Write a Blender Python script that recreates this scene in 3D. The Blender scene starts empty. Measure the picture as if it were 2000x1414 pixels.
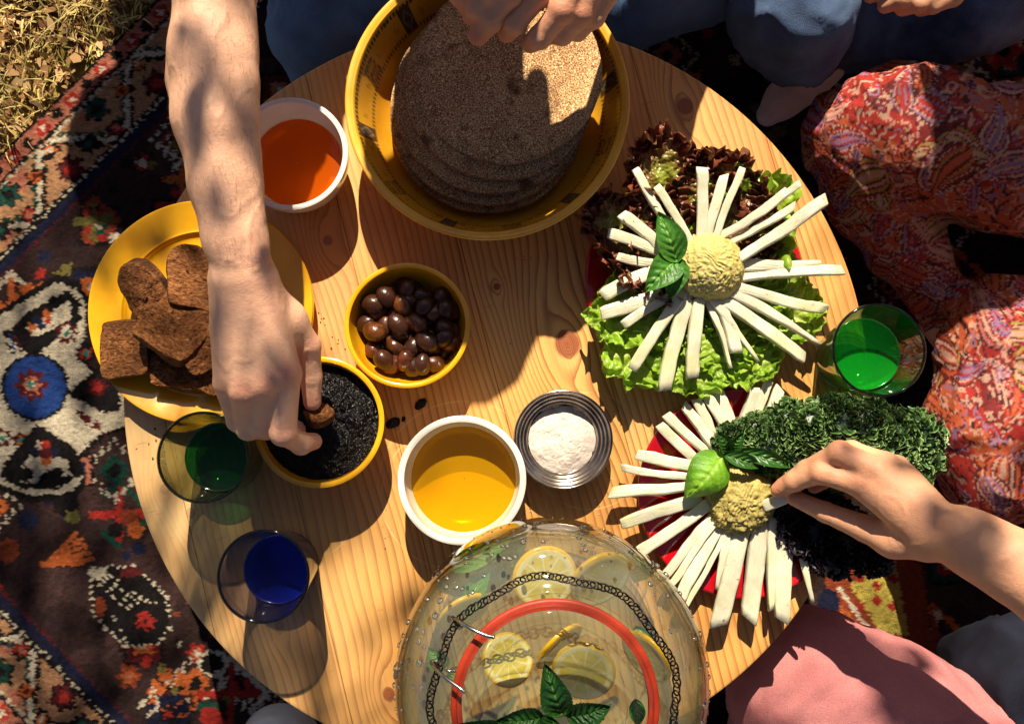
import bpy, math, random
import numpy as np
from mathutils import Vector, Matrix, Quaternion

random.seed(7)
RNG = np.random.default_rng(7)
SC = bpy.context.scene
COL = SC.collection
R = math.radians

# ------------------------------------------------------------------ camera, sky, sun, exposure
CAM_H, TILT, FPX = 1.067, R(5.0), 2000 * 35 / 36      # metres above the table top, tilt towards the far side
GROUND = -0.30                                         # the table top is z = 0
cam_d = bpy.data.cameras.new('camera'); cam = bpy.data.objects.new('camera', cam_d); COL.objects.link(cam)
cam.location = (0, 0, CAM_H); cam.rotation_euler = (TILT, 0, 0)
cam_d.lens = 35; cam_d.sensor_width = 36; cam_d.clip_start = 0.02; cam_d.clip_end = 400
SC.camera = cam
SUN_EL, SUN_AZ = R(45), R(-1.5)
w = bpy.data.worlds.new('World'); SC.world = w; w.use_nodes = True
wn = w.node_tree.nodes; sky = wn.new('ShaderNodeTexSky'); sky.sky_type = 'NISHITA'; sky.sun_disc = False
sky.air_density = 0.40; sky.dust_density = 1.0; sky.ozone_density = 0.0; sky.sun_elevation = SUN_EL; sky.sun_rotation = SUN_AZ
w.node_tree.links.new(sky.outputs[0], wn['Background'].inputs[0]); wn['Background'].inputs[1].default_value = 0.05
sun_d = bpy.data.lights.new('sun', 'SUN'); sun = bpy.data.objects.new('sun', sun_d); COL.objects.link(sun)
sun_d.energy = 5.0; sun_d.angle = R(0.53); sun_d.color = (1.0, 0.89, 0.70)
SUND = Vector((math.sin(SUN_AZ) * math.cos(SUN_EL), math.cos(SUN_AZ) * math.cos(SUN_EL), math.sin(SUN_EL)))  # towards the sun
sun.rotation_euler = (-SUND).to_track_quat('-Z', 'Y').to_euler(); sun.location = SUND * 5
SC.view_settings.view_transform = 'Standard'; SC.view_settings.look = 'None'
SC.view_settings.exposure = 1.05; SC.view_settings.gamma = 1.0
SC.cycles.use_denoising = True; SC.cycles.max_bounces = 14; SC.cycles.transparent_max_bounces = 40
SC.cycles.caustics_reflective = False; SC.cycles.caustics_refractive = False
SC.cycles.sample_clamp_indirect = 6.0

# ------------------------------------------------------------------ helpers
def U(px, py, z=0.0):
    """point of the place at height z (above the table top) seen at a spot of the 2000x1414 photograph"""
    x, y = (px - 1000) / FPX, -(py - 707) / FPX
    c, s = math.cos(TILT), math.sin(TILT)
    d = (x, y * c + s, y * s - c)
    k = (z - CAM_H) / d[2]
    return Vector((d[0] * k, d[1] * k, z))
def pm(z=0.0): return (CAM_H - z) / FPX               # metres per photo pixel at height z
def to_px(X, Y, Z):
    c, s = math.cos(TILT), math.sin(TILT)
    zc = -(Y * s - (Z - CAM_H) * c); dep = Y * s - (Z - CAM_H) * c; up = Y * c + (Z - CAM_H) * s
    return 1000 + FPX * X / dep, 707 - FPX * up / dep
def srgb(r, g, b, a=1.0):
    f = lambda v: (v / 255 / 12.92) if v / 255 <= 0.04045 else ((v / 255 + 0.055) / 1.055) ** 2.4
    return (f(r), f(g), f(b), a)

def vnoise(P, freq=1.0, seed=0, octaves=1):
    """value noise in -1..1 on an (n,3) array"""
    out = np.zeros(len(P)); amp, tot = 1.0, 0.0
    for o in range(octaves):
        q = P * freq * 2 ** o + 17.3 * (seed + o * 3.1)
        i = np.floor(q).astype(np.int64); f = q - i; f = f * f * (3 - 2 * f)
        def h(dx, dy, dz):
            n = (i[:, 0] + dx) * 374761393 + (i[:, 1] + dy) * 668265263 + (i[:, 2] + dz) * 2147483647 + seed * 974711
            n = (n ^ (n >> 13)) * 1274126177; n = n & 0x7fffffff
            return ((n ^ (n >> 16)) & 0xffff) / 32767.5 - 1
        v = 0
        for dx in (0, 1):
            for dy in (0, 1):
                for dz in (0, 1):
                    wt = (f[:, 0] if dx else 1 - f[:, 0]) * (f[:, 1] if dy else 1 - f[:, 1]) * (f[:, 2] if dz else 1 - f[:, 2])
                    v = v + wt * h(dx, dy, dz)
        out += amp * v; tot += amp; amp *= 0.5
    return out / tot

def new_mesh(name, verts, faces, smooth=True, cols=None):
    me = bpy.data.meshes.new(name)
    verts = np.asarray(verts, dtype=np.float32).reshape(-1, 3)
    if isinstance(faces, np.ndarray) and faces.ndim == 2:
        nf, k = faces.shape
        me.vertices.add(len(verts)); me.vertices.foreach_set('co', verts.ravel())
        me.loops.add(nf * k); me.loops.foreach_set('vertex_index', faces.astype(np.int32).ravel())
        me.polygons.add(nf); me.polygons.foreach_set('loop_start', np.arange(0, nf * k, k, dtype=np.int32))
        me.update(calc_edges=True)
    else:
        me.from_pydata([tuple(map(float, v)) for v in verts], [], [tuple(f) for f in faces]); me.update()
    if smooth: me.polygons.foreach_set('use_smooth', [True] * len(me.polygons))
    if cols is not None:
        for nm, arr in cols.items():
            arr = np.asarray(arr, dtype=np.float32)
            if arr.ndim == 1: arr = np.stack([arr, arr, arr, np.ones_like(arr)], 1)
            if arr.shape[1] == 3: arr = np.c_[arr, np.ones(len(arr))]
            a = me.color_attributes.new(nm, 'FLOAT_COLOR', 'POINT'); a.data.foreach_set('color', arr.astype(np.float32).ravel())
    return me
def link(name, me, material=None, parent=None, loc=None, rot=None, scale=None):
    o = bpy.data.objects.new(name, me); COL.objects.link(o)
    if material is not None and me is not None:
        if not me.materials: me.materials.append(material)
    if parent is not None: o.parent = parent
    if loc is not None: o.location = loc
    if rot is not None: o.rotation_euler = rot
    if scale is not None: o.scale = scale if hasattr(scale, '__len__') else (scale,) * 3
    return o
def tag(o, label=None, cat=None, group=None, kind=None):
    for k, v in (('label', label), ('category', cat), ('group', group), ('kind', kind)):
        if v: o[k] = v
    return o
def empty(name, loc=(0, 0, 0), rot=(0, 0, 0)):
    o = bpy.data.objects.new(name, None); COL.objects.link(o); o.location = loc; o.rotation_euler = rot
    o.empty_display_size = 0.03
    return o
def lathe(prof, seg=96, wob=0.0):
    prof = np.array(prof, float); n = len(prof)
    a = np.linspace(0, 2 * np.pi, seg, endpoint=False)
    r = prof[:, 0][:, None] * (1 + wob * np.sin(3 * a + 1)[None, :] + wob * 0.6 * np.sin(5 * a)[None, :])
    V = np.stack([r * np.cos(a), r * np.sin(a), np.repeat(prof[:, 1][:, None], seg, 1)], -1).reshape(-1, 3)
    i, j = np.meshgrid(np.arange(n - 1), np.arange(seg), indexing='ij')
    F = np.stack([i * seg + j, i * seg + (j + 1) % seg, (i + 1) * seg + (j + 1) % seg, (i + 1) * seg + j], -1).reshape(-1, 4)
    return V, F
def curve_prof(pts, n=8):
    """Catmull-Rom through profile points"""
    P = np.array(pts, float); P = np.vstack([2 * P[0] - P[1], P, 2 * P[-1] - P[-2]]); out = []
    for k in range(1, len(P) - 2):
        for t in np.linspace(0, 1, n, endpoint=False):
            a, b, c, d = P[k - 1:k + 3]
            out.append(0.5 * (2 * b + (c - a) * t + (2 * a - 5 * b + 4 * c - d) * t * t + (3 * b - a - 3 * c + d) * t ** 3))
    out.append(P[-2]); return np.array(out)
def grid_faces(n, m):
    i, j = np.meshgrid(np.arange(n - 1), np.arange(m - 1), indexing='ij')
    return np.stack([i * m + j, i * m + j + 1, (i + 1) * m + j + 1, (i + 1) * m + j], -1).reshape(-1, 4)
def tube(pts, rad, seg=10, caps=True, closed=False):
    P = np.array([tuple(p) for p in pts], float); n = len(P); rad = np.broadcast_to(np.asarray(rad, float), (n,))
    T = np.gradient(P, axis=0)
    if closed: T = np.roll(P, -1, 0) - np.roll(P, 1, 0)
    T /= np.linalg.norm(T, axis=1)[:, None] + 1e-12
    up = np.array([0, 0, 1.0]) if abs(T[0][2]) < 0.9 else np.array([1.0, 0, 0])
    V = []
    nrm = np.cross(T[0], up); nrm /= np.linalg.norm(nrm)
    for k in range(n):
        nrm = nrm - T[k] * np.dot(nrm, T[k]); nrm /= np.linalg.norm(nrm) + 1e-12
        b = np.cross(T[k], nrm)
        a = np.linspace(0, 2 * np.pi, seg, endpoint=False)
        V.append(P[k] + rad[k] * (np.cos(a)[:, None] * nrm + np.sin(a)[:, None] * b))
    V = np.concatenate(V)
    F = []
    for k in range(n if closed else n - 1):
        for j in range(seg):
            F.append((k * seg + j, k * seg + (j + 1) % seg, ((k + 1) % n) * seg + (j + 1) % seg, ((k + 1) % n) * seg + j))
    if caps and not closed:
        F.append(tuple(range(seg))[::-1]); F.append(tuple((n - 1) * seg + j for j in range(seg)))
    return V, F
def sphere(seg=24, rings=14):
    th = np.linspace(0, np.pi, rings); return lathe(np.stack([np.sin(th) + 1e-5, -np.cos(th)], 1), seg)

# ---- node materials
def material(name):
    m = bpy.data.materials.new(name); m.use_nodes = True; nt = m.node_tree; nt.nodes.clear()
    def N(t, ins=None, **props):
        n = nt.nodes.new('ShaderNode' + t)
        for k, v in props.items(): setattr(n, k, v)
        for k, v in (ins or {}).items():
            s = n.inputs[k]
            if isinstance(v, bpy.types.NodeSocket): nt.links.new(v, s)
            else: s.default_value = v
        return n
    def out(shader, disp=None):
        o = nt.nodes.new('ShaderNodeOutputMaterial'); nt.links.new(shader, o.inputs['Surface'])
        if disp is not None: nt.links.new(disp, o.inputs['Displacement'])
        return m
    return m, N, out
def ramp(N, fac, stops, interp='LINEAR'):
    n = N('ValToRGB', {0: fac}); cr = n.color_ramp; cr.interpolation = interp
    while len(cr.elements) < len(stops): cr.elements.new(0.5)
    for e, (p, c) in zip(cr.elements, stops):
        e.position = p; e.color = c if len(c) == 4 else (*c, 1)
    return n.outputs[0]
def math_(N, op, a, b=0.0, c=0.0, clamp=False):
    return N('Math', {0: a, 1: b, 2: c}, operation=op, use_clamp=clamp).outputs[0]
def mixc(N, f, a, b, mode='MIX'):
    n = N('Mix', None, data_type='RGBA', blend_type=mode)
    nt = n.id_data
    for idx, v in ((0, f), (6, a), (7, b)):
        if isinstance(v, bpy.types.NodeSocket): nt.links.new(v, n.inputs[idx])
        else: n.inputs[idx].default_value = v
    return n.outputs[2]
def noise(N, vec, scale, detail=3, rough=0.55, dist=0.0):
    n = N('TexNoise', {'Scale': scale, 'Detail': detail, 'Roughness': rough, 'Distortion': dist})
    if vec is not None: n.id_data.links.new(vec, n.inputs['Vector'])
    return n.outputs[0]
def bump(N, h, strength=0.3, dist=0.002, normal=None):
    ins = {'Strength': strength, 'Distance': dist, 'Height': h}
    if normal is not None: ins['Normal'] = normal
    return N('Bump', ins).outputs[0]
def obj_co(N): return N('TexCoord').outputs['Object']

def m_simple(name, col, rough=0.5, coat=0.0, spec=0.5, noise_amt=0.12, nscale=40, bump_s=0.0, bscale=200, sss=0.0, metallic=0.0, bdist=0.001):
    m, N, out = material(name); co = obj_co(N)
    n = noise(N, co, nscale, 4)
    dark = tuple(c * (1 - noise_amt * 1.6) for c in col[:3]) + (1,); lite = tuple(min(1, c * (1 + noise_amt)) for c in col[:3]) + (1,)
    c = ramp(N, n, [(0.3, dark), (0.7, lite)])
    p = N('BsdfPrincipled', {'Base Color': c, 'Roughness': rough, 'Coat Weight': coat, 'Coat Roughness': 0.06, 'Specular IOR Level': spec, 'Metallic': metallic})
    if bump_s: p.id_data.links.new(bump(N, noise(N, co, bscale, 4), bump_s, bdist), p.inputs['Normal'])
    if sss: p.inputs['Subsurface Weight'].default_value = sss; p.inputs['Subsurface Radius'].default_value = (0.006, 0.003, 0.002); p.inputs['Subsurface Scale'].default_value = 0.6
    return out(p.outputs[0])
def m_glass(name, tint, edge, edge_pow=2.5, refl=1.45, rough=0.02, bend=0.0):
    """thin coloured glass: tinted see-through, mirror by Fresnel, longer path (darker) where the wall is seen edge-on"""
    m, N, out = material(name)
    lw = N('LayerWeight', {'Blend': 0.5}).outputs['Facing']
    f = math_(N, 'POWER', lw, edge_pow)
    c = mixc(N, f, tint, edge)
    t = N('BsdfTransparent', {'Color': c}); g = N('BsdfGlossy', {'Color': (1, 1, 1, 1), 'Roughness': rough})
    if bend: t = N('MixShader', {0: bend, 1: t.outputs[0], 2: N('BsdfRefraction', {'Color': c, 'IOR': 1.3, 'Roughness': 0.0}).outputs[0]})
    bf = N('NewGeometry').outputs['Backfacing']                      # a thin wall mirrors the same from both sides
    fr = N('Fresnel', {'IOR': math_(N, 'ADD', math_(N, 'MULTIPLY', bf, 1 / refl - refl), refl)})
    return out(N('MixShader', {0: math_(N, 'MULTIPLY', fr.outputs[0], .95), 1: t.outputs[0], 2: g.outputs[0]}).outputs[0])
def m_liquid(name, tint, body, cloud=0.25, rough=0.03):
    m, N, out = material(name)
    t = N('BsdfTransparent', {'Color': tint}); d = N('BsdfDiffuse', {'Color': body}); g = N('BsdfGlossy', {'Color': (1, 1, 1, 1), 'Roughness': rough})
    a = N('MixShader', {0: cloud, 1: t.outputs[0], 2: d.outputs[0]})
    bp = bump(N, noise(N, obj_co(N), 60, 2), 0.05, 0.001)
    bf = N('NewGeometry').outputs['Backfacing']; fr = N('Fresnel', {'IOR': math_(N, 'ADD', math_(N, 'MULTIPLY', bf, 1 / 1.36 - 1.36), 1.36), 'Normal': bp}); g.id_data.links.new(bp, g.inputs['Normal'])
    return out(N('MixShader', {0: fr.outputs[0], 1: a.outputs[0], 2: g.outputs[0]}).outputs[0])

# ------------------------------------------------------------------ the ground
def m_ground():
    m, N, out = material('dry_soil'); co = obj_co(N)
    c = ramp(N, noise(N, co, 9, 6, 0.65), [(0.3, srgb(92, 66, 36)), (0.5, srgb(150, 116, 62)), (0.7, srgb(190, 158, 92))])
    c = mixc(N, ramp(N, noise(N, co, 2.2, 3), [(0.45, (0, 0, 0, 1)), (0.62, (1, 1, 1, 1))]), c, srgb(128, 122, 56))
    p = N('BsdfPrincipled', {'Base Color': c, 'Roughness': 0.95, 'Specular IOR Level': 0.1})
    p.id_data.links.new(bump(N, noise(N, co, 60, 5), 0.8, 0.01), p.inputs['Normal'])
    return out(p.outputs[0])
g = np.linspace(-40, 40, 41); gx, gy = np.meshgrid(g, g, indexing='ij')
gv = np.stack([gx.ravel(), gy.ravel(), np.full(gx.size, GROUND - 0.012)], 1)
tag(link('ground', new_mesh('ground', gv, grid_faces(41, 41)), m_ground()), 'dry yellow soil ground round the rug', kind='structure')
# ------------------------------------------------------------------ the rug: a grid of wool knots, each knot one colour
KN = 0.0029
ang = R(46.5)
RU = np.array([math.cos(ang), math.sin(ang)]); RV = np.array([math.sin(ang), -math.cos(ang)])   # along the upper-left edge / across it
e1 = U(138, 172, GROUND); e2 = U(4, 1420, GROUND)
_e1 = np.array([e1.x, e1.y]); _e2 = np.array([e2.x, e2.y])
# corner where both outer edges meet: v = v(e1), u = u(e2)
u0, v0 = _e2 @ RU, _e1 @ RV
LU, LV = 2.0, 2.0
nu, nv = int(LU / KN), int(LV / KN)
uu, vv = np.meshgrid((np.arange(nu) + .5) * KN, (np.arange(nv) + .5) * KN, indexing='ij')     # metres from the two outer edges
WX = (u0 + uu) * RU[0] + (v0 + vv) * RV[0]; WY = (u0 + uu) * RU[1] + (v0 + vv) * RV[1]
PX, PY = to_px(WX, WY, np.full_like(WX, GROUND + 0.008))
jit = np.random.default_rng(3)
PXj = PX + jit.normal(0, 1.5, PX.shape); PYj = PY + jit.normal(0, 1.5, PX.shape)
uj = uu + jit.normal(0, .0012, uu.shape); vj = vv + jit.normal(0, .0012, uu.shape)
CANV = np.zeros((nu, nv, 3))
pal = {k: np.array(srgb(*v)[:3]) for k, v in dict(field=(54, 34, 32), field2=(70, 46, 44), black=(22, 15, 16), navy=(26, 30, 58), blue=(34, 68, 138), cream=(222, 206, 178), tan=(192, 140, 100), salmon=(196, 118, 92), red=(176, 46, 36), maroon=(96, 26, 28), orange=(206, 104, 48), green=(26, 74, 60), teal=(60, 128, 112), olive=(122, 112, 56), yellow=(206, 184, 84), rust=(150, 66, 36)).items()}
P3 = np.stack([WX.ravel(), WY.ravel(), np.zeros(WX.size)], 1)
ab = vnoise(P3, 9, 5, 3).reshape(nu, nv)
CANV[:] = np.where(ab[..., None] > 0.05, pal['field2'], pal['field'])
def put(mask, col): CANV[mask] = pal[col]
def inpoly(X, Y, pts):
    ins = np.zeros(X.shape, bool); n = len(pts)
    for k in range(n):
        (x1, y1), (x2, y2) = pts[k], pts[(k + 1) % n]
        c = ((y1 > Y) != (y2 > Y)) & (X < (x2 - x1) * (Y - y1) / (y2 - y1 + 1e-9) + x1); ins ^= c
    return ins
def poly(pts, col): put(inpoly(PXj, PYj, pts), col)
def disc(x, y, r, col, ry=None): put(((PXj - x) / r) ** 2 + ((PYj - y) / (ry or r)) ** 2 < 1, col)
def seg_d(X, Y, a, b):
    dx, dy = b[0] - a[0], b[1] - a[1]; t = np.clip(((X - a[0]) * dx + (Y - a[1]) * dy) / (dx * dx + dy * dy + 1e-9), 0, 1)
    return np.hypot(X - a[0] - t * dx, Y - a[1] - t * dy)
def line(pts, wd, col, dots=None):
    for a, b in zip(pts[:-1], pts[1:]):
        d = seg_d(PXj, PYj, a, b) < wd / 2
        if dots: d &= ((np.hypot(PX - a[0], PY - a[1]) // dots) % 2 == 0)
        put(d, col)
def flower(x, y, r, c1, c2, c3, n=8):
    a = np.arctan2(PYj - y, PXj - x); d = np.hypot(PXj - x, PYj - y)
    put(d < r * (0.82 + 0.18 * np.cos(n * a)), c1); put(d < r * 0.6 * (0.8 + 0.2 * np.cos(n * a)), c2); put(d < r * 0.28, c3)
# scattered field flowers and hooks, in rug metres
def uvm(x, y): return uj - x, vj - y
rs = random.Random(12)
cols1 = ['red', 'orange', 'rust', 'maroon', 'green', 'navy', 'salmon', 'olive', 'red', 'orange']
for k in range(560):
    cu, cv = rs.uniform(.15, LU - .15), rs.uniform(.15, LV - .15)
    r = rs.uniform(.016, .034); a_, b_ = uvm(cu, cv); t = rs.choice('fdshx'); c1, c2 = rs.sample(cols1, 2)
    md = np.abs(a_) + np.abs(b_); mx = np.maximum(np.abs(a_), np.abs(b_)); rd = np.hypot(a_, b_)
    if t == 'f':
        th = np.arctan2(b_, a_); put(rd < r * (.75 + .25 * np.cos(8 * th)), 'black'); put(rd < r * .8 * (.75 + .25 * np.cos(8 * th)), c1); put(rd < r * .35, 'cream' if rs.random() < .5 else c2)
    elif t == 'd':
        put(md < r * 1.25, 'black'); put(md < r, c1); put(md < r * .55, c2); put(md < r * .2, 'cream')
    elif t == 's':
        th = np.arctan2(b_, a_); put((rd < r * 1.1) & (np.abs(np.sin(4 * th)) > .35), c1); put(rd < r * .4, 'black'); put(rd < r * .22, c2)
    elif t == 'h':
        put((mx < r) & (np.abs(a_ - b_) < .008), c1); put((mx < r) & (np.abs(a_ + b_) < .006), c1); put((np.abs(np.abs(a_) - r) < .005) & (b_ > 0) & (b_ < r), c2); put((np.abs(mx - r) < .0035) & (a_ > 0), 'cream' if rs.random() < .4 else c2)
    else:
        put((np.abs(mx - r) < .004) & (np.mod(np.floor((a_ + b_) / .007), 2) == 0), 'cream'); put(mx < r * .55, c1); put(rd < r * .28, 'black')
for k in range(900):
    cu, cv = rs.uniform(.13, LU - .13), rs.uniform(.13, LV - .13); a_, b_ = uvm(cu, cv)
    put(np.abs(a_) + np.abs(b_) < rs.uniform(.004, .010), rs.choice(['black', 'black', 'rust', 'olive', 'navy', 'red', 'cream']))
# photo-placed motifs of the left field
W1 = [(-40, 640), (30, 600), (60, 580), (110, 552), (150, 565), (168, 600), (165, 655), (150, 700), (190, 735), (245, 770), (250, 830), (200, 845), (150, 890), (165, 930), (140, 962), (60, 968), (-40, 930), (-60, 780)]
poly([(x + (x - 80) * .07, y + (y - 770) * .07) for x, y in W1], 'black'); poly(W1, 'cream')
for q in ([(20, 640), (60, 605), (130, 565), (158, 590), (150, 640), (60, 682), (28, 668)],): poly(q, 'black')
poly([(50, 640), (100, 610), (135, 585), (140, 620), (70, 660)], 'cream')
for x, y, c in ((72, 624, 'navy'), (90, 614, 'orange'), (62, 640, 'orange'), (80, 636, 'navy'), (96, 630, 'red')): disc(x, y, 9, c)
line([(15, 650), (65, 690), (150, 620)], 15, 'black'); line([(60, 655), (90, 640), (130, 610)], 4, 'cream')
disc(68, 756, 66, 'black'); disc(68, 756, 60, 'blue'); flower(60, 752, 34, 'maroon', 'salmon', 'cream', 8); disc(60, 752, 8, 'teal')
flower(130, 650, 24, 'maroon', 'cream', 'teal', 9); flower(168, 690, 23, 'black', 'red', 'teal', 9); flower(40, 860, 18, 'maroon', 'orange', 'teal', 7)
poly([(130, 770), (195, 712), (232, 770), (236, 800), (205, 808)], 'black'); disc(190, 755, 18, 'maroon'); disc(190, 755, 10, 'red')
for k in range(5): line([(150 + 9 * k, 800 + 5 * k), (168 + 9 * k, 828 + 5 * k)], 4, 'maroon')
for k in range(4): line([(8 + 10 * k, 655 - 0 * k), (22 + 10 * k, 690)], 3, ['black', 'blue', 'maroon', 'black'][k])
poly([(10, 900), (75, 828), (150, 880), (165, 925), (110, 955), (40, 955), (0, 930)], 'black')
poly([(40, 915), (75, 860), (130, 900), (140, 930), (110, 930), (92, 915), (70, 945), (40, 940)], 'cream')
for x, y, c in ((88, 872, 'red'), (70, 884, 'navy'), (105, 884, 'navy'), (90, 900, 'orange'), (88, 886, 'maroon')): disc(x, y, 11, c)
disc(52, 925, 14, 'black'); disc(110, 925, 13, 'black'); flower(5, 855, 20, 'maroon', 'cream', 'teal', 7)
# orange hand-like comb and little shapes of the lower left
for k in range(5): line([(88, 1100), (150 + 8 * k, 1040 + 13 * k)], 8, 'orange')
line([(80, 1103), (165, 1098)], 10, 'orange')
for x, y, r, c in ((55, 1015, 20, 'navy'), (225, 1035, 15, 'black'), (270, 1072, 14, 'navy'), (255, 1010, 16, 'rust'), (265, 1035, 16, 'orange'), (130, 985, 26, 'black'), (142, 1010, 14, 'olive'), (15, 1075, 24, 'rust')): disc(x, y, r, c)
H1 = [(178, 1125), (205, 1108), (262, 1105), (290, 1130), (325, 1165), (332, 1225), (310, 1255), (245, 1262), (205, 1225), (180, 1195)]
poly(H1, 'black'); line(H1 + [H1[0]], 5, 'cream', dots=6)
for k in range(4): line([(190 + 8 * k, 1140 - 6 * k), (255 + 8 * k, 1195 - 8 * k)], 3.4, 'cream', dots=9)
disc(190, 1118, 18, 'cream', 12); flower(283, 1213, 21, 'red', 'red', 'black', 8); disc(255, 1117, 22, 'maroon', 10); disc(195, 1185, 10, 'rust', 20)
line([(220, 1200), (245, 1255)], 4, 'cream', dots=5); line([(262, 1170), (330, 1178)], 4, 'cream', dots=5)
flower(385, 1275, 22, 'red', 'salmon', 'cream', 6); disc(415, 1295, 30, 'cream', 26); disc(415, 1295, 24, 'black', 20); flower(250, 1320, 26, 'rust', 'orange', 'salmon', 6)
line([(265, 1390), (300, 1345), (310, 1380), (285, 1400)], 5, 'cream'); disc(405, 1380, 22, 'green', 12); disc(410, 1400, 20, 'red')
poly([(300, 1000), (330, 1010), (360, 1130), (390, 1170), (340, 1130)], 'maroon')
# right side: the sunlit corner by the red plate, and the far corner
poly([(1600, 1080), (1790, 1020), (1830, 1330), (1640, 1260)], 'rust'); poly([(1660, 1140), (1745, 1085), (1775, 1240), (1720, 1235)], 'yellow')
for k in range(7): disc(1680 + (k % 3) * 32, 1130 + (k // 3) * 42 + (k % 2) * 12, 9, 'red')
line([(1620, 1160), (1690, 1250), (1780, 1330)], 14, 'orange'); line([(1640, 1150), (1705, 1240)], 7, 'cream'); disc(1618, 1180, 22, 'navy', 30)
line([(1850, 110), (1900, 190), (2000, 210)], 16, 'tan'); flower(1960, 100, 40, 'red', 'rust', 'black', 6)
# ---- borders, the same on all four sides (d: metres from the edge, s: metres along it)
SIDES = ((vj, uj), (uj, vj), (LV - vj, uj), (LU - uj, vj))
for du, s_ in SIDES:
    other = np.minimum.reduce([x for x, _ in SIDES if x is not du])
    own = (du <= other + 1e-6)
    B = lambda lo, hi: own & (du >= lo) & (du < hi)
    put(B(-1, .128), 'tan')
    put(B(-1, .006), 'black'); put(B(.006, .028), 'salmon')
    ph = np.mod(s_, .058); put(B(.009, .026) & (np.hypot(ph - .029, du - .017) < .011), 'red'); put(B(.009, .026) & (np.hypot(ph - .029, du - .017) < .0045), 'cream'); put(B(.009, .026) & (np.hypot(np.mod(s_ + .029, .058) - .029, du - .017) < .008), 'black')
    put(B(.028, .033), 'black'); put(B(.033, .037) & (np.mod(s_, .012) < .007), 'cream')
    m = B(.037, .103); put(m, 'tan'); put(m & (vnoise(P3, 25, 8, 2).reshape(nu, nv) > .25), 'salmon')
    per = .17; t = np.mod(s_, per) / per; zz = .070 + .026 * (np.abs(t * 4 - 2) - 1) 
    zz = .070 + .028 * np.clip(1.6 * (np.abs(t * 2 - 1) * 2 - 1), -1, 1)
    put(m & (np.abs(du - zz) < .0085), 'black'); put(m & (np.abs(du - zz) < .0052), 'cream')
    saw = np.abs(np.mod(s_, .011) / .011 - .5) * .010
    put(m & (np.abs(du - zz - .012) < saw), 'black'); put(m & (np.abs(du - zz + .012) < saw), 'green')
    for off, dd, c1, c2, r in ((.0, .052, 'green', 'black', .017), (.085, .088, 'maroon', 'red', .018), (.043, .060, 'orange', 'maroon', .010), (.128, .080, 'black', 'green', .012), (.085, .048, 'orange', 'cream', .009), (.0, .092, 'red', 'salmon', .010)):
        q = np.mod(s_ - off + per / 2, per) - per / 2; a = np.arctan2(du - dd, q); d = np.hypot(q, du - dd)
        put(m & (d < r * (.85 + .2 * np.cos(6 * a)) + .003), 'black'); put(m & (d < r * (.85 + .2 * np.cos(6 * a))), c1); put(m & (d < r * .45), c2)
    put(B(.103, .106), 'black'); put(B(.106, .111), 'black'); put(B(.1065, .1105) & (np.mod(s_, .010) < .005), 'cream'); put(B(.111, .113), 'black')
    put(B(.113, .126), 'navy'); put(B(.126, .129), 'maroon')
# knots: tufted relief
dv = np.clip(1 + jit.normal(0, .16, (nu, nv, 1)) + .12 * ab[..., None], .4, 1.6)
RC = np.clip(CANV * dv * .62, 0, 1)
RZ = GROUND + .008 + jit.uniform(-.0012, .0012, (nu, nv)) + .003 * vnoise(P3, 3, 2, 2).reshape(nu, nv)
jx, jy = jit.uniform(-.0009, .0009, (2, nu, nv))
m, N, out = material('wool_pile')
att = N('Attribute', attribute_name='knot').outputs['Color']; co = obj_co(N)
c = mixc(N, 0.55, att, ramp(N, noise(N, co, 900, 3), [(0.25, (.25, .25, .25, 1)), (0.75, (1.5, 1.5, 1.5, 1))]), 'MULTIPLY')
p = N('BsdfPrincipled', {'Base Color': c, 'Roughness': 1.0, 'Specular IOR Level': 0.05, 'Sheen Weight': 0.05, 'Sheen Roughness': 0.5})
p.id_data.links.new(bump(N, noise(N, co, 700, 4), 1.0, 0.003), p.inputs['Normal'])
M_RUG = out(p.outputs[0])
rv = np.stack([WX + jx, WY + jy, RZ], -1).reshape(-1, 3)
rug = link('rug', new_mesh('rug', rv, grid_faces(nu, nv), smooth=False, cols={'knot': RC.reshape(-1, 3)}), M_RUG)
tag(rug, 'large dark red and navy hand-knotted patterned rug under the round table', 'rug')
# fringe-like bound edge of the rug
# ------------------------------------------------------------------ dry grass beside the rug
def m_blade(name, a, b, c_):
    m, N, out = material(name)
    att = N('Attribute', attribute_name='t').outputs['Fac']
    c = ramp(N, att, [(0.0, a), (0.5, b), (1.0, c_)])
    p = N('BsdfPrincipled', {'Base Color': c, 'Roughness': 0.7, 'Specular IOR Level': 0.2})
    return out(p.outputs[0])
rg = np.random.default_rng(5)
n = 7500
bx = []
cand = np.c_[rg.uniform(-.95, -.30, n * 3), rg.uniform(-.02, 1.1, n * 3)]
inside = ((cand @ RV) - v0 > .004)
cand = cand[~inside][:n]; n = len(cand)
clump = vnoise(np.c_[cand * 1.0, np.zeros(n)], 11, 4, 2)
keep = clump > -.35 + rg.uniform(-.3, .3, n); cand = cand[keep]; n = len(cand)
L = rg.uniform(.018, .075, n) * (0.7 + .5 * (clump[keep] > .1)); th = rg.uniform(0, 2 * np.pi, n); lean = rg.uniform(.2, 1.0, n); wd = rg.uniform(.0008, .0023, n)
dx, dy = np.cos(th), np.sin(th)
V = np.zeros((n, 7, 3)); tt = np.zeros((n, 7)); base = rg.uniform(0, .75, n)
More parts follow.
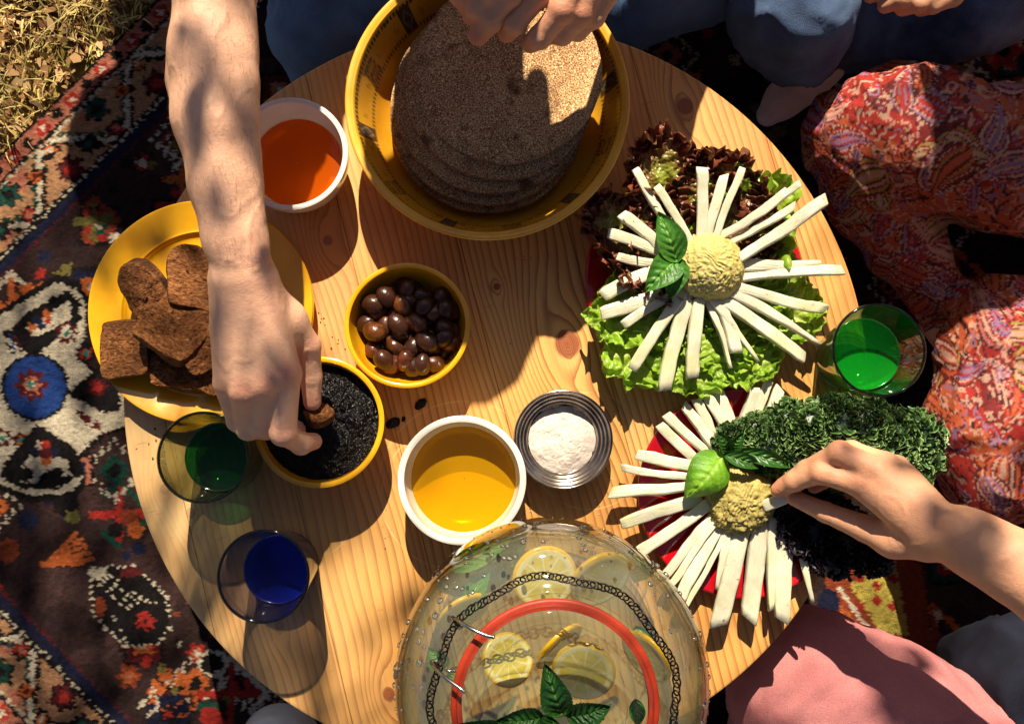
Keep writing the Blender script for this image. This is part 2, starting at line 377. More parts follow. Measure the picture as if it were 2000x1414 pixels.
for k, s in enumerate((0, .35, .7, 1.0)):
    hx = L * lean * s ** 1.5; hz = L * s * (1 - .55 * lean * s)
    cx, cy, cz = cand[:, 0] + dx * hx, cand[:, 1] + dy * hx, GROUND - .012 + hz
    ww = wd * (1 - .75 * s)
    if k < 3:
        V[:, 2 * k] = np.stack([cx - dy * ww, cy + dx * ww, cz], 1); V[:, 2 * k + 1] = np.stack([cx + dy * ww, cy - dx * ww, cz], 1); tt[:, 2 * k] = tt[:, 2 * k + 1] = base + .08 * k
    else: V[:, 6] = np.stack([cx, cy, cz], 1); tt[:, 6] = base + .25
F = []
o7 = np.arange(n) * 7
fq = np.concatenate([np.stack([o7, o7 + 1, o7 + 3], 1), np.stack([o7, o7 + 3, o7 + 2], 1), np.stack([o7 + 2, o7 + 3, o7 + 5], 1), np.stack([o7 + 2, o7 + 5, o7 + 4], 1), np.stack([o7 + 4, o7 + 5, o7 + 6], 1)])
tag(link('dry_grass', new_mesh('dry_grass', V.reshape(-1, 3), fq, cols={'t': tt.ravel()}), m_blade('dry_grass', srgb(132, 100, 56), srgb(204, 176, 112), srgb(158, 160, 82))), 'dry yellow grass and straw beside the rug corner', 'grass', kind='stuff')
# fallen dry leaves and chips
n = 2600; cand = np.c_[rg.uniform(-.95, -.30, n * 3), rg.uniform(-.02, 1.1, n * 3)]; cand = cand[(cand @ RV) - v0 < -.006][:n]; n = len(cand)
s = rg.uniform(.003, .013, n); th = rg.uniform(0, 6.28, n); asp = rg.uniform(.3, .7, n); V = np.zeros((n, 6, 3)); tl = rg.uniform(0, 1, n)
for k in range(6):
    a = k * np.pi / 3; lx, ly = s * np.cos(a), s * asp * np.sin(a)
    V[:, k] = np.stack([cand[:, 0] + lx * np.cos(th) - ly * np.sin(th), cand[:, 1] + lx * np.sin(th) + ly * np.cos(th), GROUND - .008 + rg.uniform(0, .012, n) + .004 * rg.normal(size=n)], 1)
o6 = np.arange(n) * 6
tag(link('leaf_litter', new_mesh('leaf_litter', V.reshape(-1, 3), np.stack([o6 + k for k in range(6)], 1), smooth=False, cols={'t': np.repeat(tl, 6)}), m_blade('leaf_litter', srgb(96, 60, 34), srgb(160, 118, 74), srgb(210, 180, 130))), 'fallen brown leaf litter among the dry grass', 'leaf litter', kind='stuff')
# ------------------------------------------------------------------ the round pine table
TC, TR, TH = Vector((-0.017, 0.0725, 0)), 0.400, 0.032
GD = Vector((0.255, -0.967, 0)); GP = Vector((0.967, 0.255, 0))           # along the grain, across it
KNOTS = [(1108, 672, .0155), (1338, 208, .010), (546, 1222, .0055), (372, 1002, .006), (760, 1355, .007), (322, 955, .006), (1268, 1215, .006), (640, 470, .006), (970, 560, .004), (1165, 1105, .004)]
def m_pine():
    m, N, out = material('pine_board')
    geo = N('NewGeometry').outputs['Position']; rnd = N('ObjectInfo').outputs['Random']
    gp = N('VectorMath', {0: geo, 1: tuple(GP)}, operation='DOT_PRODUCT').outputs['Value']
    gd = N('VectorMath', {0: geo, 1: tuple(GD)}, operation='DOT_PRODUCT').outputs['Value']
    off = math_(N, 'MULTIPLY', rnd, 37.0)
    def comb(a, b, c): return N('CombineXYZ', {0: a, 1: b, 2: c}).outputs[0]
    # slow bend of the grain
    warp = noise(N, comb(math_(N, 'MULTIPLY', gp, 5.0), math_(N, 'MULTIPLY', gd, 1.6), off), 1.0, 2)
    fld = math_(N, 'MULTIPLY_ADD', math_(N, 'SUBTRACT', warp, .5), .075, gp)
    kn_mask = None
    for kx, ky, kr in KNOTS:
        q = U(kx, ky); kp, kd = q.dot(GP), q.dot(GD)
        dp = math_(N, 'SUBTRACT', gp, kp); dd = math_(N, 'SUBTRACT', gd, kd)
        d2 = math_(N, 'ADD', math_(N, 'POWER', dp, 2.0), math_(N, 'POWER', math_(N, 'MULTIPLY', dd, .55), 2.0))
        d = math_(N, 'SQRT', math_(N, 'ADD', d2, 1e-7))
        wgt = math_(N, 'EXPONENT', math_(N, 'MULTIPLY', d2, -1 / (kr * 2.4) ** 2))
        near = math_(N, 'ADD', math_(N, 'MULTIPLY', d, 1.35), kp)
        fld = math_(N, 'ADD', math_(N, 'MULTIPLY', fld, math_(N, 'SUBTRACT', 1.0, wgt)), math_(N, 'MULTIPLY', near, wgt))
        rd = math_(N, 'SQRT', math_(N, 'ADD', math_(N, 'POWER', dp, 2.0), math_(N, 'POWER', math_(N, 'MULTIPLY', dd, .9), 2.0)))
        km = math_(N, 'SMOOTHSTEP', 0, 0) if False else N('MapRange', {0: rd, 1: kr * .72, 2: kr * 1.05, 3: 1.0, 4: 0.0}, interpolation_type='SMOOTHSTEP').outputs[0]
        kn_mask = km if kn_mask is None else math_(N, 'MAXIMUM', kn_mask, km)
    v1 = math_(N, 'MULTIPLY_ADD', fld, 118.0, off)
    wob = noise(N, comb(math_(N, 'MULTIPLY', gp, 60), math_(N, 'MULTIPLY', gd, 4.0), off), 1.0, 3)
    v1 = math_(N, 'MULTIPLY_ADD', wob, .7, v1)
    fr = math_(N, 'FRACT', v1)
    late = ramp(N, fr, [(0.0, (0, 0, 0, 1)), (0.52, (.12, .12, .12, 1)), (0.86, (.75, .75, .75, 1)), (0.93, (1, 1, 1, 1)), (1.0, (0, 0, 0, 1))])
    amt = ramp(N, noise(N, comb(math_(N, 'MULTIPLY', gp, 14), math_(N, 'MULTIPLY', gd, .8), off), 1.0, 2), [(0.28, (.25, .25, .25, 1)), (0.62, (1, 1, 1, 1))])
    late = math_(N, 'MULTIPLY', late, amt)
    fib = noise(N, comb(math_(N, 'MULTIPLY', gp, 700), math_(N, 'MULTIPLY', gd, 18), 0.0), 1.0, 3)
    tone = noise(N, comb(math_(N, 'MULTIPLY', gp, 9), math_(N, 'MULTIPLY', gd, 3), off), 1.0, 3)
    c = ramp(N, tone, [(0.3, srgb(188, 128, 62)), (0.55, srgb(210, 156, 84)), (0.75, srgb(220, 176, 108))])
    c = mixc(N, math_(N, 'MULTIPLY', late, .85), c, srgb(120, 56, 16))
    c = mixc(N, .22, c, ramp(N, fib, [(0.3, (.45, .36, .28, 1)), (0.7, (1.25, 1.22, 1.15, 1))]), 'MULTIPLY')
    kc = ramp(N, math_(N, 'FRACT', math_(N, 'MULTIPLY', fld, 420)), [(0.0, srgb(150, 74, 30)), (0.6, srgb(128, 56, 20)), (0.95, srgb(88, 36, 14))])
    c = mixc(N, math_(N, 'MULTIPLY', kn_mask, .92), c, kc)
    # greyed, worn outer wood and small stains
    pc = N('VectorMath', {0: geo, 1: tuple(TC)}, operation='SUBTRACT').outputs[0]
    ln = N('VectorMath', {0: pc}, operation='LENGTH').outputs['Value']
    lft = N('MapRange', {0: N('SeparateXYZ', {0: geo}).outputs[0], 1: -.10, 2: -.36, 3: 0.0, 4: 1.0}).outputs[0]
    worn = math_(N, 'MULTIPLY', lft, ramp(N, noise(N, geo, 16, 4), [(0.25, (.35, .35, .35, 1)), (0.65, (1, 1, 1, 1))]))
    c = mixc(N, math_(N, 'MULTIPLY', worn, .78), c, srgb(198, 170, 122))
    st = ramp(N, noise(N, geo, 38, 4, .7), [(0.63, (0, 0, 0, 1)), (0.72, (1, 1, 1, 1))])
    c = mixc(N, math_(N, 'MULTIPLY', st, .3), c, srgb(126, 78, 40))
    for rx, ry, rr_ in ((884, 968, .0755), (905, 950, .0905), (1150, 880, .062), (600, 1000, .05)):   # rings left by wet bowls
        q = U(rx, ry); dv = N('VectorMath', {0: geo, 1: (q.x, q.y, 0)}, operation='DISTANCE').outputs['Value']
        rm = N('MapRange', {0: math_(N, 'ABSOLUTE', math_(N, 'SUBTRACT', dv, rr_)), 1: .0003, 2: .0013, 3: .42, 4: 0.0}).outputs[0]
        c = mixc(N, math_(N, 'MULTIPLY', rm, ramp(N, noise(N, geo, 30, 3), [(0.4, (0, 0, 0, 1)), (0.6, (1, 1, 1, 1))])), c, srgb(226, 186, 128))
    scr = noise(N, comb(math_(N, 'MULTIPLY', gp, 30), math_(N, 'MULTIPLY', gd, 260), 3.0), 1.0, 2)
    c = mixc(N, ramp(N, scr, [(0.70, (0, 0, 0, 1)), (0.74, (.35, .35, .35, 1))]), c, srgb(110, 62, 28))
    p = N('BsdfPrincipled', {'Base Color': c, 'Specular IOR Level': .4})
    rg_ = ramp(N, noise(N, geo, 22, 4), [(0.3, (.38, .38, .38, 1)), (0.7, (.6, .6, .6, 1))]); p.id_data.links.new(rg_, p.inputs['Roughness'])
    h = math_(N, 'ADD', math_(N, 'MULTIPLY', fib, .4), math_(N, 'MULTIPLY', late, .6))
    p.id_data.links.new(bump(N, h, .28, .0008), p.inputs['Normal'])
    return out(p.outputs[0])
M_PINE = m_pine()
def strip_outline(lo, hi, rad):
    """outline of the piece of a disc of radius rad between lo and hi across the grain"""
    pts = []
    lo_, hi_ = max(lo, -rad), min(hi, rad)
    aa = [math.acos(max(-1, min(1, q / rad))) for q in (lo_, hi_)]
    n = 26
    for k in range(n + 1):
        t = aa[1] + (aa[0] - aa[1]) * k / n; pts.append((rad * math.cos(t), rad * math.sin(t)))
    for k in range(n + 1):
        t = aa[0] + (aa[1] - aa[0]) * k / n; pts.append((rad * math.cos(t), -rad * math.sin(t)))
    return pts
table = empty('round_table', (TC.x, TC.y, GROUND))
tag(table, 'low round pine table with visible grain and a dark knot, standing on the rug', 'table')
seam0 = U(1211, 815).dot(GP) - TC.dot(GP)
seams = [-.42] + [seam0 + k * .118 for k in range(-5, 4) if abs(seam0 + k * .118) < .375] + [.42]
G2W = Matrix(((GP.x, GD.x, 0), (GP.y, GD.y, 0), (0, 0, 1))).to_3x3()
for lo, hi in zip(seams[:-1], seams[1:]):
    gap = .00018
    rings = []
    for inset, z in ((.0005, 0.0), (.0, -.0006), (.0, -TH)):
        rings.append([G2W @ Vector((a, b, z)) for a, b in strip_outline(lo + gap + inset, hi - gap - inset, TR - inset * 3)])
    n = len(rings[0]); V = [tuple(v + Vector((0, 0, -GROUND))) for r_ in rings for v in r_]
    F = [tuple(range(n))] + [(k * n + j, (k + 1) * n + j, (k + 1) * n + (j + 1) % n, k * n + (j + 1) % n) for k in range(2) for j in range(n)] + [tuple(range(2 * n, 3 * n))[::-1]]
    me = new_mesh('plank', V, F, smooth=False)
    import bmesh
    bm = bmesh.new(); bm.from_mesh(me); bmesh.ops.recalc_face_normals(bm, faces=bm.faces); bm.to_mesh(me); bm.free()
    link('plank', me, M_PINE, table)
V, F = lathe(curve_prof([(.001, -GROUND - TH - .001), (.10, -GROUND - TH - .001), (.10, -GROUND - TH - .02), (.075, -GROUND - TH - .05), (.07, .06), (.16, .03), (.17, .0)], 5), 40)
link('pedestal', new_mesh('pedestal', V, F), M_PINE, table)

# ------------------------------------------------------------------ crockery
def m_glaze(name, col, dark, rough=.16, speck=0.0, nscale=14, coat=.35):
    m, N, out = material(name); co = obj_co(N)
    c = ramp(N, noise(N, co, nscale, 4, .6), [(0.3, dark), (0.62, col)])
    wear = ramp(N, noise(N, co, 140, 3, .7), [(0.70, (0, 0, 0, 1)), (0.76, (1, 1, 1, 1))])
    c = mixc(N, math_(N, 'MULTIPLY', wear, .35), c, tuple(.45 * x for x in dark[:3]) + (1,))
    if speck:
        att = N('Attribute', attribute_name='paint'); c = mixc(N, att.outputs['Alpha'], c, att.outputs['Color'])
    p = N('BsdfPrincipled', {'Base Color': c, 'Coat Weight': coat, 'Coat Roughness': .08})
    p.id_data.links.new(ramp(N, noise(N, co, 30, 4), [(0.3, (rough * .7,) * 3 + (1,)), (0.7, (rough * 1.6,) * 3 + (1,))]), p.inputs['Roughness'])
    p.id_data.links.new(bump(N, noise(N, co, 70, 3), .10, .0008), p.inputs['Normal'])
    return out(p.outputs[0])
M_YEL = m_glaze('yellow_glaze', srgb(228, 168, 24), srgb(206, 138, 14))
M_WHT = m_glaze('white_glaze', srgb(226, 220, 208), srgb(208, 200, 188))
def bowl_profile(r, h, t=.004, foot=.45, lip=.0016, curve=1.0):
    """outside from the foot up, over the lip, inside down to the middle"""
    o = [(.0008, .003), (foot * r * .85, .003), (foot * r * .88, 0), (foot * r, 0), (foot * r * 1.02, .004), (r * (.62 + .16 * curve), h * .25), (r * (.86 + .07 * curve), h * .6), (r - .0004, h - lip * 2)]
    i = [(r - lip * .3, h - lip * .4), (r - t * .5, h), (r - t + lip * .2, h - lip * .5), (r - t, h - lip * 2), (r * (.86 + .07 * curve) - t, h * .6), (r * (.60 + .16 * curve) - t, h * .26), (foot * r * .7, .0085), (.0008, .008)]
    return curve_prof(o + i, 5)
def bowl(name, px, py, rpx, h, mat_, label, cat='bowl', **kw):
    c = U(px, py, h); r = rpx * pm(h)
    V, F = lathe(bowl_profile(r, h, **kw), 112, .0025)
    o = link(name, new_mesh(name, V, F), mat_, loc=(c.x, c.y, .0006)); tag(o, label, cat, 'bowls and plates on the table')
    return o, c, r
def disc_mesh(r, rings=24, seg=72, zf=None, rim=True):
    rr = np.linspace(0.0005, r, rings); P = np.stack([rr, np.zeros(rings)], 1); V, F = lathe(P, seg)
    if zf is not None: V[:, 2] = zf(V)
    return V, F
tea_bowl, tc, tr = bowl('tea_bowl', 567, 300, 115, .066, M_WHT, 'white ceramic bowl of orange tea beside the forearm', t=.0055, foot=.55, curve=1.25)
V, F = disc_mesh(tr * .80); tea = link('tea', new_mesh('tea', V, F), m_liquid('tea', (1.0, .34, .016, 1), srgb(214, 92, 8), .36), loc=(tc.x, tc.y, .0315)); tag(tea, 'clear orange red tea filling the white bowl', 'tea')
oil_bowl, oc, orr = bowl('oil_bowl', 902, 937, 125, .060, M_WHT, 'white ceramic bowl of golden olive oil at the table centre', t=.0065, foot=.66, curve=1.75)
V, F = disc_mesh(orr * .838); oil = link('olive_oil', new_mesh('oil', V, F), m_liquid('olive_oil', (.90, .60, .012, 1), srgb(190, 140, 6), .42), loc=(oc.x, oc.y, .0255)); tag(oil, 'golden green olive oil lying in the white bowl', 'oil')
olive_bowl, lc, lr = bowl('olive_bowl', 795, 635, 124, .058, M_YEL, 'yellow glazed bowl holding brown olives', t=.005, foot=.55)
paste_bowl, pc_, pr = bowl('paste_bowl', 622, 824, 128, .060, M_YEL, 'yellow glazed bowl filled with black olive paste under the dipping hand', t=.0055, foot=.55)

# black paste
def zf(V):
    q = np.c_[V[:, :2], np.zeros(len(V))]; rr = np.hypot(V[:, 0], V[:, 1]) / (pr * .93)
    return .0045 * vnoise(q, 55, 3, 3) + .0022 * vnoise(q, 200, 4, 2) + .0008 * vnoise(q, 600, 9, 1) - .006 * np.clip(rr - .8, 0, 1) + .004 * (1 - rr ** 2)
V, F = disc_mesh(pr * .925, 110, 260, zf)
m, N, out = material('olive_paste'); co = obj_co(N)
sp = ramp(N, noise(N, co, 520, 3, .7), [(0.66, (0, 0, 0, 1)), (0.76, (1, 1, 1, 1))])
c = mixc(N, sp, srgb(13, 8, 8), srgb(60, 42, 38))
vo = N('TexVoronoi', {'Vector': co, 'Scale': 620.0}).outputs['Distance']
p = N('BsdfPrincipled', {'Base Color': c, 'Roughness': .24, 'Specular IOR Level': .24})
p.id_data.links.new(bump(N, vo, .8, .0016), p.inputs['Normal'])
M_PASTE = out(p.outputs[0])
paste = link('olive_paste', new_mesh('paste', V, F), M_PASTE, loc=(pc_.x, pc_.y, .0475)); tag(paste, 'glistening black olive paste filling the yellow bowl', 'paste')
# smears of paste on the wood
rs = random.Random(4)
for px, py, s, lab in ((821, 790, .0075, 'black paste crumb on the wood below the olive bowl'), (768, 826, .0085, 'black paste smear on the wood touching the paste bowl rim'), (788, 818, .003, 'tiny black paste speck between the bowls'), (1010, 1040, .0016, 'minute dark crumb on the wood beside the oil bowl')):
    V, F = sphere(16, 9); V = V * np.array([s, s * .62, s * .28]); V[:, :2] *= (1 + .35 * vnoise(V, 300, int(px), 2))[:, None]
    q = U(px, py, .001); o = link('paste_crumb', new_mesh('crumb', V, F), M_PASTE, loc=(q.x, q.y, s * .12), rot=(0, 0, rs.uniform(0, 3))); tag(o, lab, 'crumb', 'crumbs on the table')

# olives
def m_olive():
    m, N, out = material('olive_skin'); co = obj_co(N); rnd = N('ObjectInfo').outputs['Random']
    c = ramp(N, rnd, [(0.0, srgb(40, 20, 9)), (0.45, srgb(68, 34, 13)), (0.8, srgb(112, 62, 22)), (1.0, srgb(88, 40, 20))])
    c = mixc(N, ramp(N, noise(N, co, 120, 4), [(0.4, (0, 0, 0, 1)), (0.65, (1, 1, 1, 1))]), c, srgb(52, 26, 14))
    p = N('BsdfPrincipled', {'Base Color': c, 'Roughness': .30, 'Specular IOR Level': .4, 'Coat Weight': .2, 'Coat Roughness': .08})
    p.id_data.links.new(bump(N, noise(N, co, 260, 3), .35, .0015), p.inputs['Normal'])
    return out(p.outputs[0])
M_OLV = m_olive()
olive_me = []
for k in range(5):
    V, F = sphere(26, 16); V = V * np.array([.0128, .0100, .0096]); V[:, 0] *= 1 + .1 * np.sign(V[:, 0]) * (k % 2)
    r_ = 1 + .06 * vnoise(V, 90, k + 3, 2) + .03 * np.abs(vnoise(V, 260, k + 9, 2)); V *= r_[:, None]
    olive_me.append(new_mesh('olive', V, F)); olive_me[-1].materials.append(M_OLV)
rs = random.Random(21)
pts = []
for lay, (zz, rmax, num) in enumerate(((.016, .036, 9), (.026, .043, 15), (.036, .049, 26), (.0435, .045, 14))):
    tries = 0; here = []
    while len(here) < num and tries < 9000:
        tries += 1; a = rs.uniform(0, 6.283); q = rmax * math.sqrt(rs.random()); p_ = (q * math.cos(a), q * math.sin(a))
        if all(math.hypot(p_[0] - h[0], p_[1] - h[1]) > .0165 for h in here): here.append(p_)
    for p_ in here: pts.append((p_[0], p_[1], zz + rs.uniform(-.003, .003), lay))
k = 0
for x, y, z, lay in pts:
    o = link('olive', olive_me[k % 5], None, loc=(lc.x + x, lc.y + y, z), rot=(rs.uniform(-.5, .5), rs.uniform(-.6, .6), rs.uniform(0, 6.28)), scale=rs.uniform(.85, 1.08)); k += 1
    if lay < 2: tag(o, 'olive lying deep under the others in the yellow bowl', 'olive', 'olives in the yellow bowl, lower layers')
    elif y < -.006: tag(o, 'brown wrinkled olive in the sunlit near half of the yellow bowl', 'olive', 'olives in the yellow bowl, sunlit half')
    else: tag(o, 'dark wet olive in the shaded far half of the yellow bowl', 'olive', 'olives in the yellow bowl, shaded half')

# ---- salt in a tin
sc_ = U(1100, 858, .034); sr = 97 * pm(.034)
prof = [(.001, .004), (sr * .96, .004), (sr * .97, .0), (sr * .985, .001), (sr * .985, .003), (sr * .96, .005), (sr * .96, .029), (sr * .985, .031), (sr, .0325), (sr * .995, .0345), (sr * .965, .035), (sr * .945, .0335), (sr * .935, .030), (sr * .90, .028), (sr * .885, .0285), (sr * .87, .024), (sr * .84, .022), (sr * .825, .0225), (sr * .80, .018), (sr * .765, .0165), (sr * .75, .017), (sr * .725, .012), (sr * .69, .0105), (.001, .0100)]
V, F = lathe(prof, 120)
m, N, out = material('tin_metal'); co = obj_co(N)
c = ramp(N, noise(N, co, 45, 4), [(0.3, srgb(92, 82, 74)), (0.7, srgb(168, 156, 146))])
p = N('BsdfPrincipled', {'Base Color': c, 'Metallic': 1.0, 'Roughness': .22}); p.id_data.links.new(bump(N, noise(N, co, 90, 3), .15, .0006), p.inputs['Normal'])
M_TIN = out(p.outputs[0])
tin = link('tin', new_mesh('tin', V, F), M_TIN, loc=(sc_.x, sc_.y, .0005)); tag(tin, 'round ribbed metal tin lid holding white salt', 'tin')
def zs(V):
    q = np.c_[V[:, :2], np.zeros(len(V))]; rr = np.hypot(V[:, 0], V[:, 1]) / (sr * .68)
    return .006 * (1 - rr ** 2) + .0022 * vnoise(q, 75, 6, 3) + .0007 * vnoise(q, 500, 2, 2)
V, F = disc_mesh(sr * .69, 60, 140, zs)
salt = link('salt', new_mesh('salt', V, F), m_simple('salt', srgb(206, 190, 178), .8, noise_amt=.10, nscale=160, bump_s=.7, bscale=900), loc=(sc_.x, sc_.y, .0115)); tag(salt, 'small uneven heap of coarse white salt in the tin', 'salt')

# ---- drinking glasses
def glass(px, py, rpx, h, base_k, level, tint, edge, liq_t, liq_b, label, lab2, cloud, shift=(0, 0)):
    c = U(px, py, h); r = rpx * pm(h); rb = r * base_k
    prof = curve_prof([(.0008, .0004), (rb * .92, .0004), (rb, .003), (rb + (r - rb) * .25, h * .25), (rb + (r - rb) * .62, h * .6), (r, h - .0014), (r - .0002, h - .0003), (r - .0013, h), (r - .0024, h - .0004), (r - .0027, h - .0016), (rb + (r - rb) * .62 - .0030, h * .6), (rb + (r - rb) * .22 - .0034, h * .22), (rb * .9, .0115), (rb * .5, .0100), (.0008, .0098)], 5)
    V, F = lathe(prof, 96)
    me = new_mesh('glass', V, F); o = link('drinking_glass', me, m_glass(label[:12] + '_glass', tint, edge, 2.2, 1.5, .02, .45), loc=(c.x + shift[0], c.y + shift[1], .0006)); tag(o, label, 'glass', 'drinking glasses')
    a_ = np.linspace(0, 2 * np.pi, 96, endpoint=False)
    gm = m_glass(label[:10] + '_rim', tuple(.55 * x for x in edge[:3]) + (1,), tuple(.25 * x for x in edge[:3]) + (1,), 1.0, 1.7, .05)
    V, F = tube(np.stack([(r - .0012) * np.cos(a_), (r - .0012) * np.sin(a_), np.full(96, h - .0002)], 1), .00125, 8, closed=True); link('rim', new_mesh('rim', V, F), gm, o)
    V, F = tube(np.stack([rb * .90 * np.cos(a_), rb * .90 * np.sin(a_), np.full(96, .0065)], 1), .0022, 8, closed=True); link('base_ring', new_mesh('base_ring', V, F), m_glass(label[:10] + '_base', tuple(.5 + .4 * x for x in tint[:3]) + (1,), edge, 1.5, 1.8, .08), o)
    rl = rb + (r - rb) * (level / h) * 1.02 - .0037
    V1 = [(.0006, .0108), (rb * .86, .0120), (rb * .93, .016), (rl - .0004, level - .001), (rl, level), (rl * .97, level - .0006), (.0006, level - .0006)]
    V, F = lathe(V1, 72)
    l_m = m_liquid(lab2[:12] + '_drink', liq_t, liq_b, cloud)
    l = link('drink', new_mesh('drink', V, F), l_m, loc=o.location); tag(l, lab2, 'drink')
    V, F = tube(np.stack([(rl - .0010) * np.cos(a_), (rl - .0010) * np.sin(a_), np.full(96, level - .0002)], 1), .0009, 8, closed=True); link('meniscus', new_mesh('meniscus', V, F), m_glass(lab2[:10] + '_meniscus', tuple(min(1, .25 + .75 * x) for x in liq_t[:3]) + (1,), liq_t, 1.0, 1.8, .1), l)
glass(397, 893, 89, .090, .80, .036, (.93, .96, .80, 1), (.22, .28, .10, 1), (.16, .62, .18, 1), srgb(8, 66, 20), 'empty-looking green glass with a little drink beside the yellow plate', 'dark green drink low in the glass by the plate', .09)
glass(515, 1125, 89, .090, .80, .032, (.86, .88, .98, 1), (.14, .14, .34, 1), (.14, .26, .92, 1), srgb(14, 34, 160), 'blue tinted glass alone near the table edge', 'deep blue drink low in the blue glass', .20)
glass(1722, 684, 92, .098, .70, .058, (.95, .98, .94, 1), (.30, .50, .24, 1), (.26, .96, .28, 1), srgb(16, 190, 40), 'clear glass half full of bright green drink at the table edge', 'bright green drink in the glass by the patterned trousers', .20, (-.003, 0))

# ---- yellow plate
ypc = U(392, 608, .022); ypr = 221 * pm(.022)
prof = curve_prof([(.0008, .004), (ypr * .5, .004), (ypr * .52, 0), (ypr * .58, 0), (ypr * .60, .004), (ypr * .74, .010), (ypr * .98, .019), (ypr, .021), (ypr * .995, .0235), (ypr * .975, .0235), (ypr * .76, .0145), (ypr * .735, .0150), (ypr * .71, .012), (ypr * .64, .0085), (ypr * .3, .0080), (.0008, .0080)], 5)
V, F = lathe(prof, 120, .004)
yplate = link('yellow_plate', new_mesh('yellow_plate', V, F), M_YEL, loc=(ypc.x, ypc.y, .0006)); tag(yplate, 'bright yellow glazed plate of brown toast under the arm', 'plate', 'bowls and plates on the table')

# ---- the big painted bread bowl
bh = .082; bc = U(952, 196, bh); br = 286 * pm(bh)
seg = 900
prof = curve_prof([(.001, .004), (br * .60, .004), (br * .62, 0), (br * .68, 0), (br * .70, .006), (br * .84, .030), (br * .955, .066), (br * .985, .0775), (br * .998, .0805), (br * .998, .0825), (br * .985, .0835), (br * .955, .0825), (br * .935, .0800), (br * .905, .066), (br * .80, .030), (br * .70, .0125), (br * .62, .0095), (br * .3, .009), (.001, .009)], 9)
V, F = lathe(prof, seg)
nprof = len(prof)
ar = np.arctan2(V[:, 1], V[:, 0]); rr = np.hypot(V[:, 0], V[:, 1]) / br; inn = np.repeat(np.arange(nprof) > nprof * .50, seg)
paint = np.zeros((len(V), 4)); paint[:, :3] = srgb(40, 34, 34)[:3]
jt = np.random.default_rng(9).normal(0, .004, len(V))
def mark(mask, col=None):
    paint[mask, 3] = .9
    if col: paint[mask, :3] = srgb(*col)[:3]
mark(inn & (np.abs(rr - .925) < .006) & (np.mod(ar * 90 / np.pi, 1) < .6))
mark(inn & (np.abs(rr - .835) < .005) & (np.mod(ar * 90 / np.pi, 1) < .55))
for k in range(12):
    a0 = k * np.pi / 6 + .2; da = np.mod(ar - a0 + np.pi, 2 * np.pi) - np.pi; x = da * .88; y = rr - .88
    if k % 2 == 0:
        d = np.abs(x) + np.abs(y) * 1.1; mark(inn & (np.maximum(np.abs(x), np.abs(y) * 1.15) < .052), (30, 30, 40)); mark(inn & (np.abs(d - .036) < .006), (120, 120, 96)); mark(inn & (d < .010), (60, 74, 84))
    else:
        zig = np.abs(np.mod(x, .02) - .01) * 1.2
        mark(inn & (np.abs(x) < .052) & (np.abs(y - .018 - zig) < .006)); mark(inn & (np.abs(x) < .052) & (np.abs(y + .014 - zig) < .006)); mark(inn & (np.abs(x) < .05) & (np.abs(y + .030) < .004), (150, 66, 26)); mark(inn & (np.abs(y) < .036) & (np.abs(x) < .07) & (np.abs(np.abs(x) - .060) < .008) & (np.mod(y, .018) < .010))
    for sx in (-.12, .12):
        for q in range(3): mark(inn & (np.hypot(x - sx + .012 * math.cos(q * 2.1), y - .012 * math.sin(q * 2.1)) < .006))
outs = ~inn & (V[:, 2] > .03)
for k in range(26):
    a0 = k * 2 * np.pi / 26; da = np.mod(ar - a0 + np.pi, 2 * np.pi) - np.pi; mark(outs & (np.hypot(da * br, (V[:, 2] - .062)) < .0035 + jt)); mark(outs & (np.abs(np.hypot(da * br, V[:, 2] - .062) - .006) < .0012) & (np.mod(k, 3) == 0))
M_BOWL = m_glaze('painted_yellow_glaze', srgb(224, 162, 40), srgb(204, 136, 26), rough=.30, speck=1.0, coat=.1)
bread_bowl = link('bread_bowl', new_mesh('bread_bowl', V, F, cols={'paint': paint}), M_BOWL, loc=(bc.x, bc.y, .0006)); tag(bread_bowl, 'large yellow bowl painted with dark motifs holding stacked flatbreads', 'bowl', 'bowls and plates on the table')

# flatbreads
def m_flatbread():
    m, N, out = material('flatbread'); co = obj_co(N)
    c = ramp(N, noise(N, co, 16, 4), [(0.3, srgb(156, 106, 62)), (0.7, srgb(204, 158, 104))])
    sp = noise(N, co, 640, 2, .8)
    c = mixc(N, ramp(N, sp, [(0.38, (1, 1, 1, 1)), (0.48, (0, 0, 0, 1))]), c, srgb(84, 50, 26))
    c = mixc(N, ramp(N, sp, [(0.54, (0, 0, 0, 1)), (0.64, (1, 1, 1, 1))]), c, srgb(238, 218, 174))
    bl = math_(N, 'MULTIPLY', ramp(N, noise(N, co, 28, 3, .6), [(0.55, (0, 0, 0, 1)), (0.64, (1, 1, 1, 1))]), ramp(N, noise(N, co, 9, 1), [(0.42, (0, 0, 0, 1)), (0.6, (1, 1, 1, 1))]))
    rd_ = N('VectorMath', {0: N('VectorMath', {0: co, 1: (1, 1, 0)}, operation='MULTIPLY').outputs[0]}, operation='LENGTH').outputs['Value']
    c = mixc(N, N('MapRange', {0: rd_, 1: .085, 2: .097, 3: 0.0, 4: .22}).outputs[0], c, srgb(88, 56, 30))
    c = mixc(N, math_(N, 'MULTIPLY', bl, .8), c, srgb(78, 34, 16))
    p = N('BsdfPrincipled', {'Base Color': c, 'Roughness': .85, 'Specular IOR Level': .25})
    p.id_data.links.new(bump(N, sp, .7, .0015), p.inputs['Normal'])
    return out(p.outputs[0])
M_FB = m_flatbread()
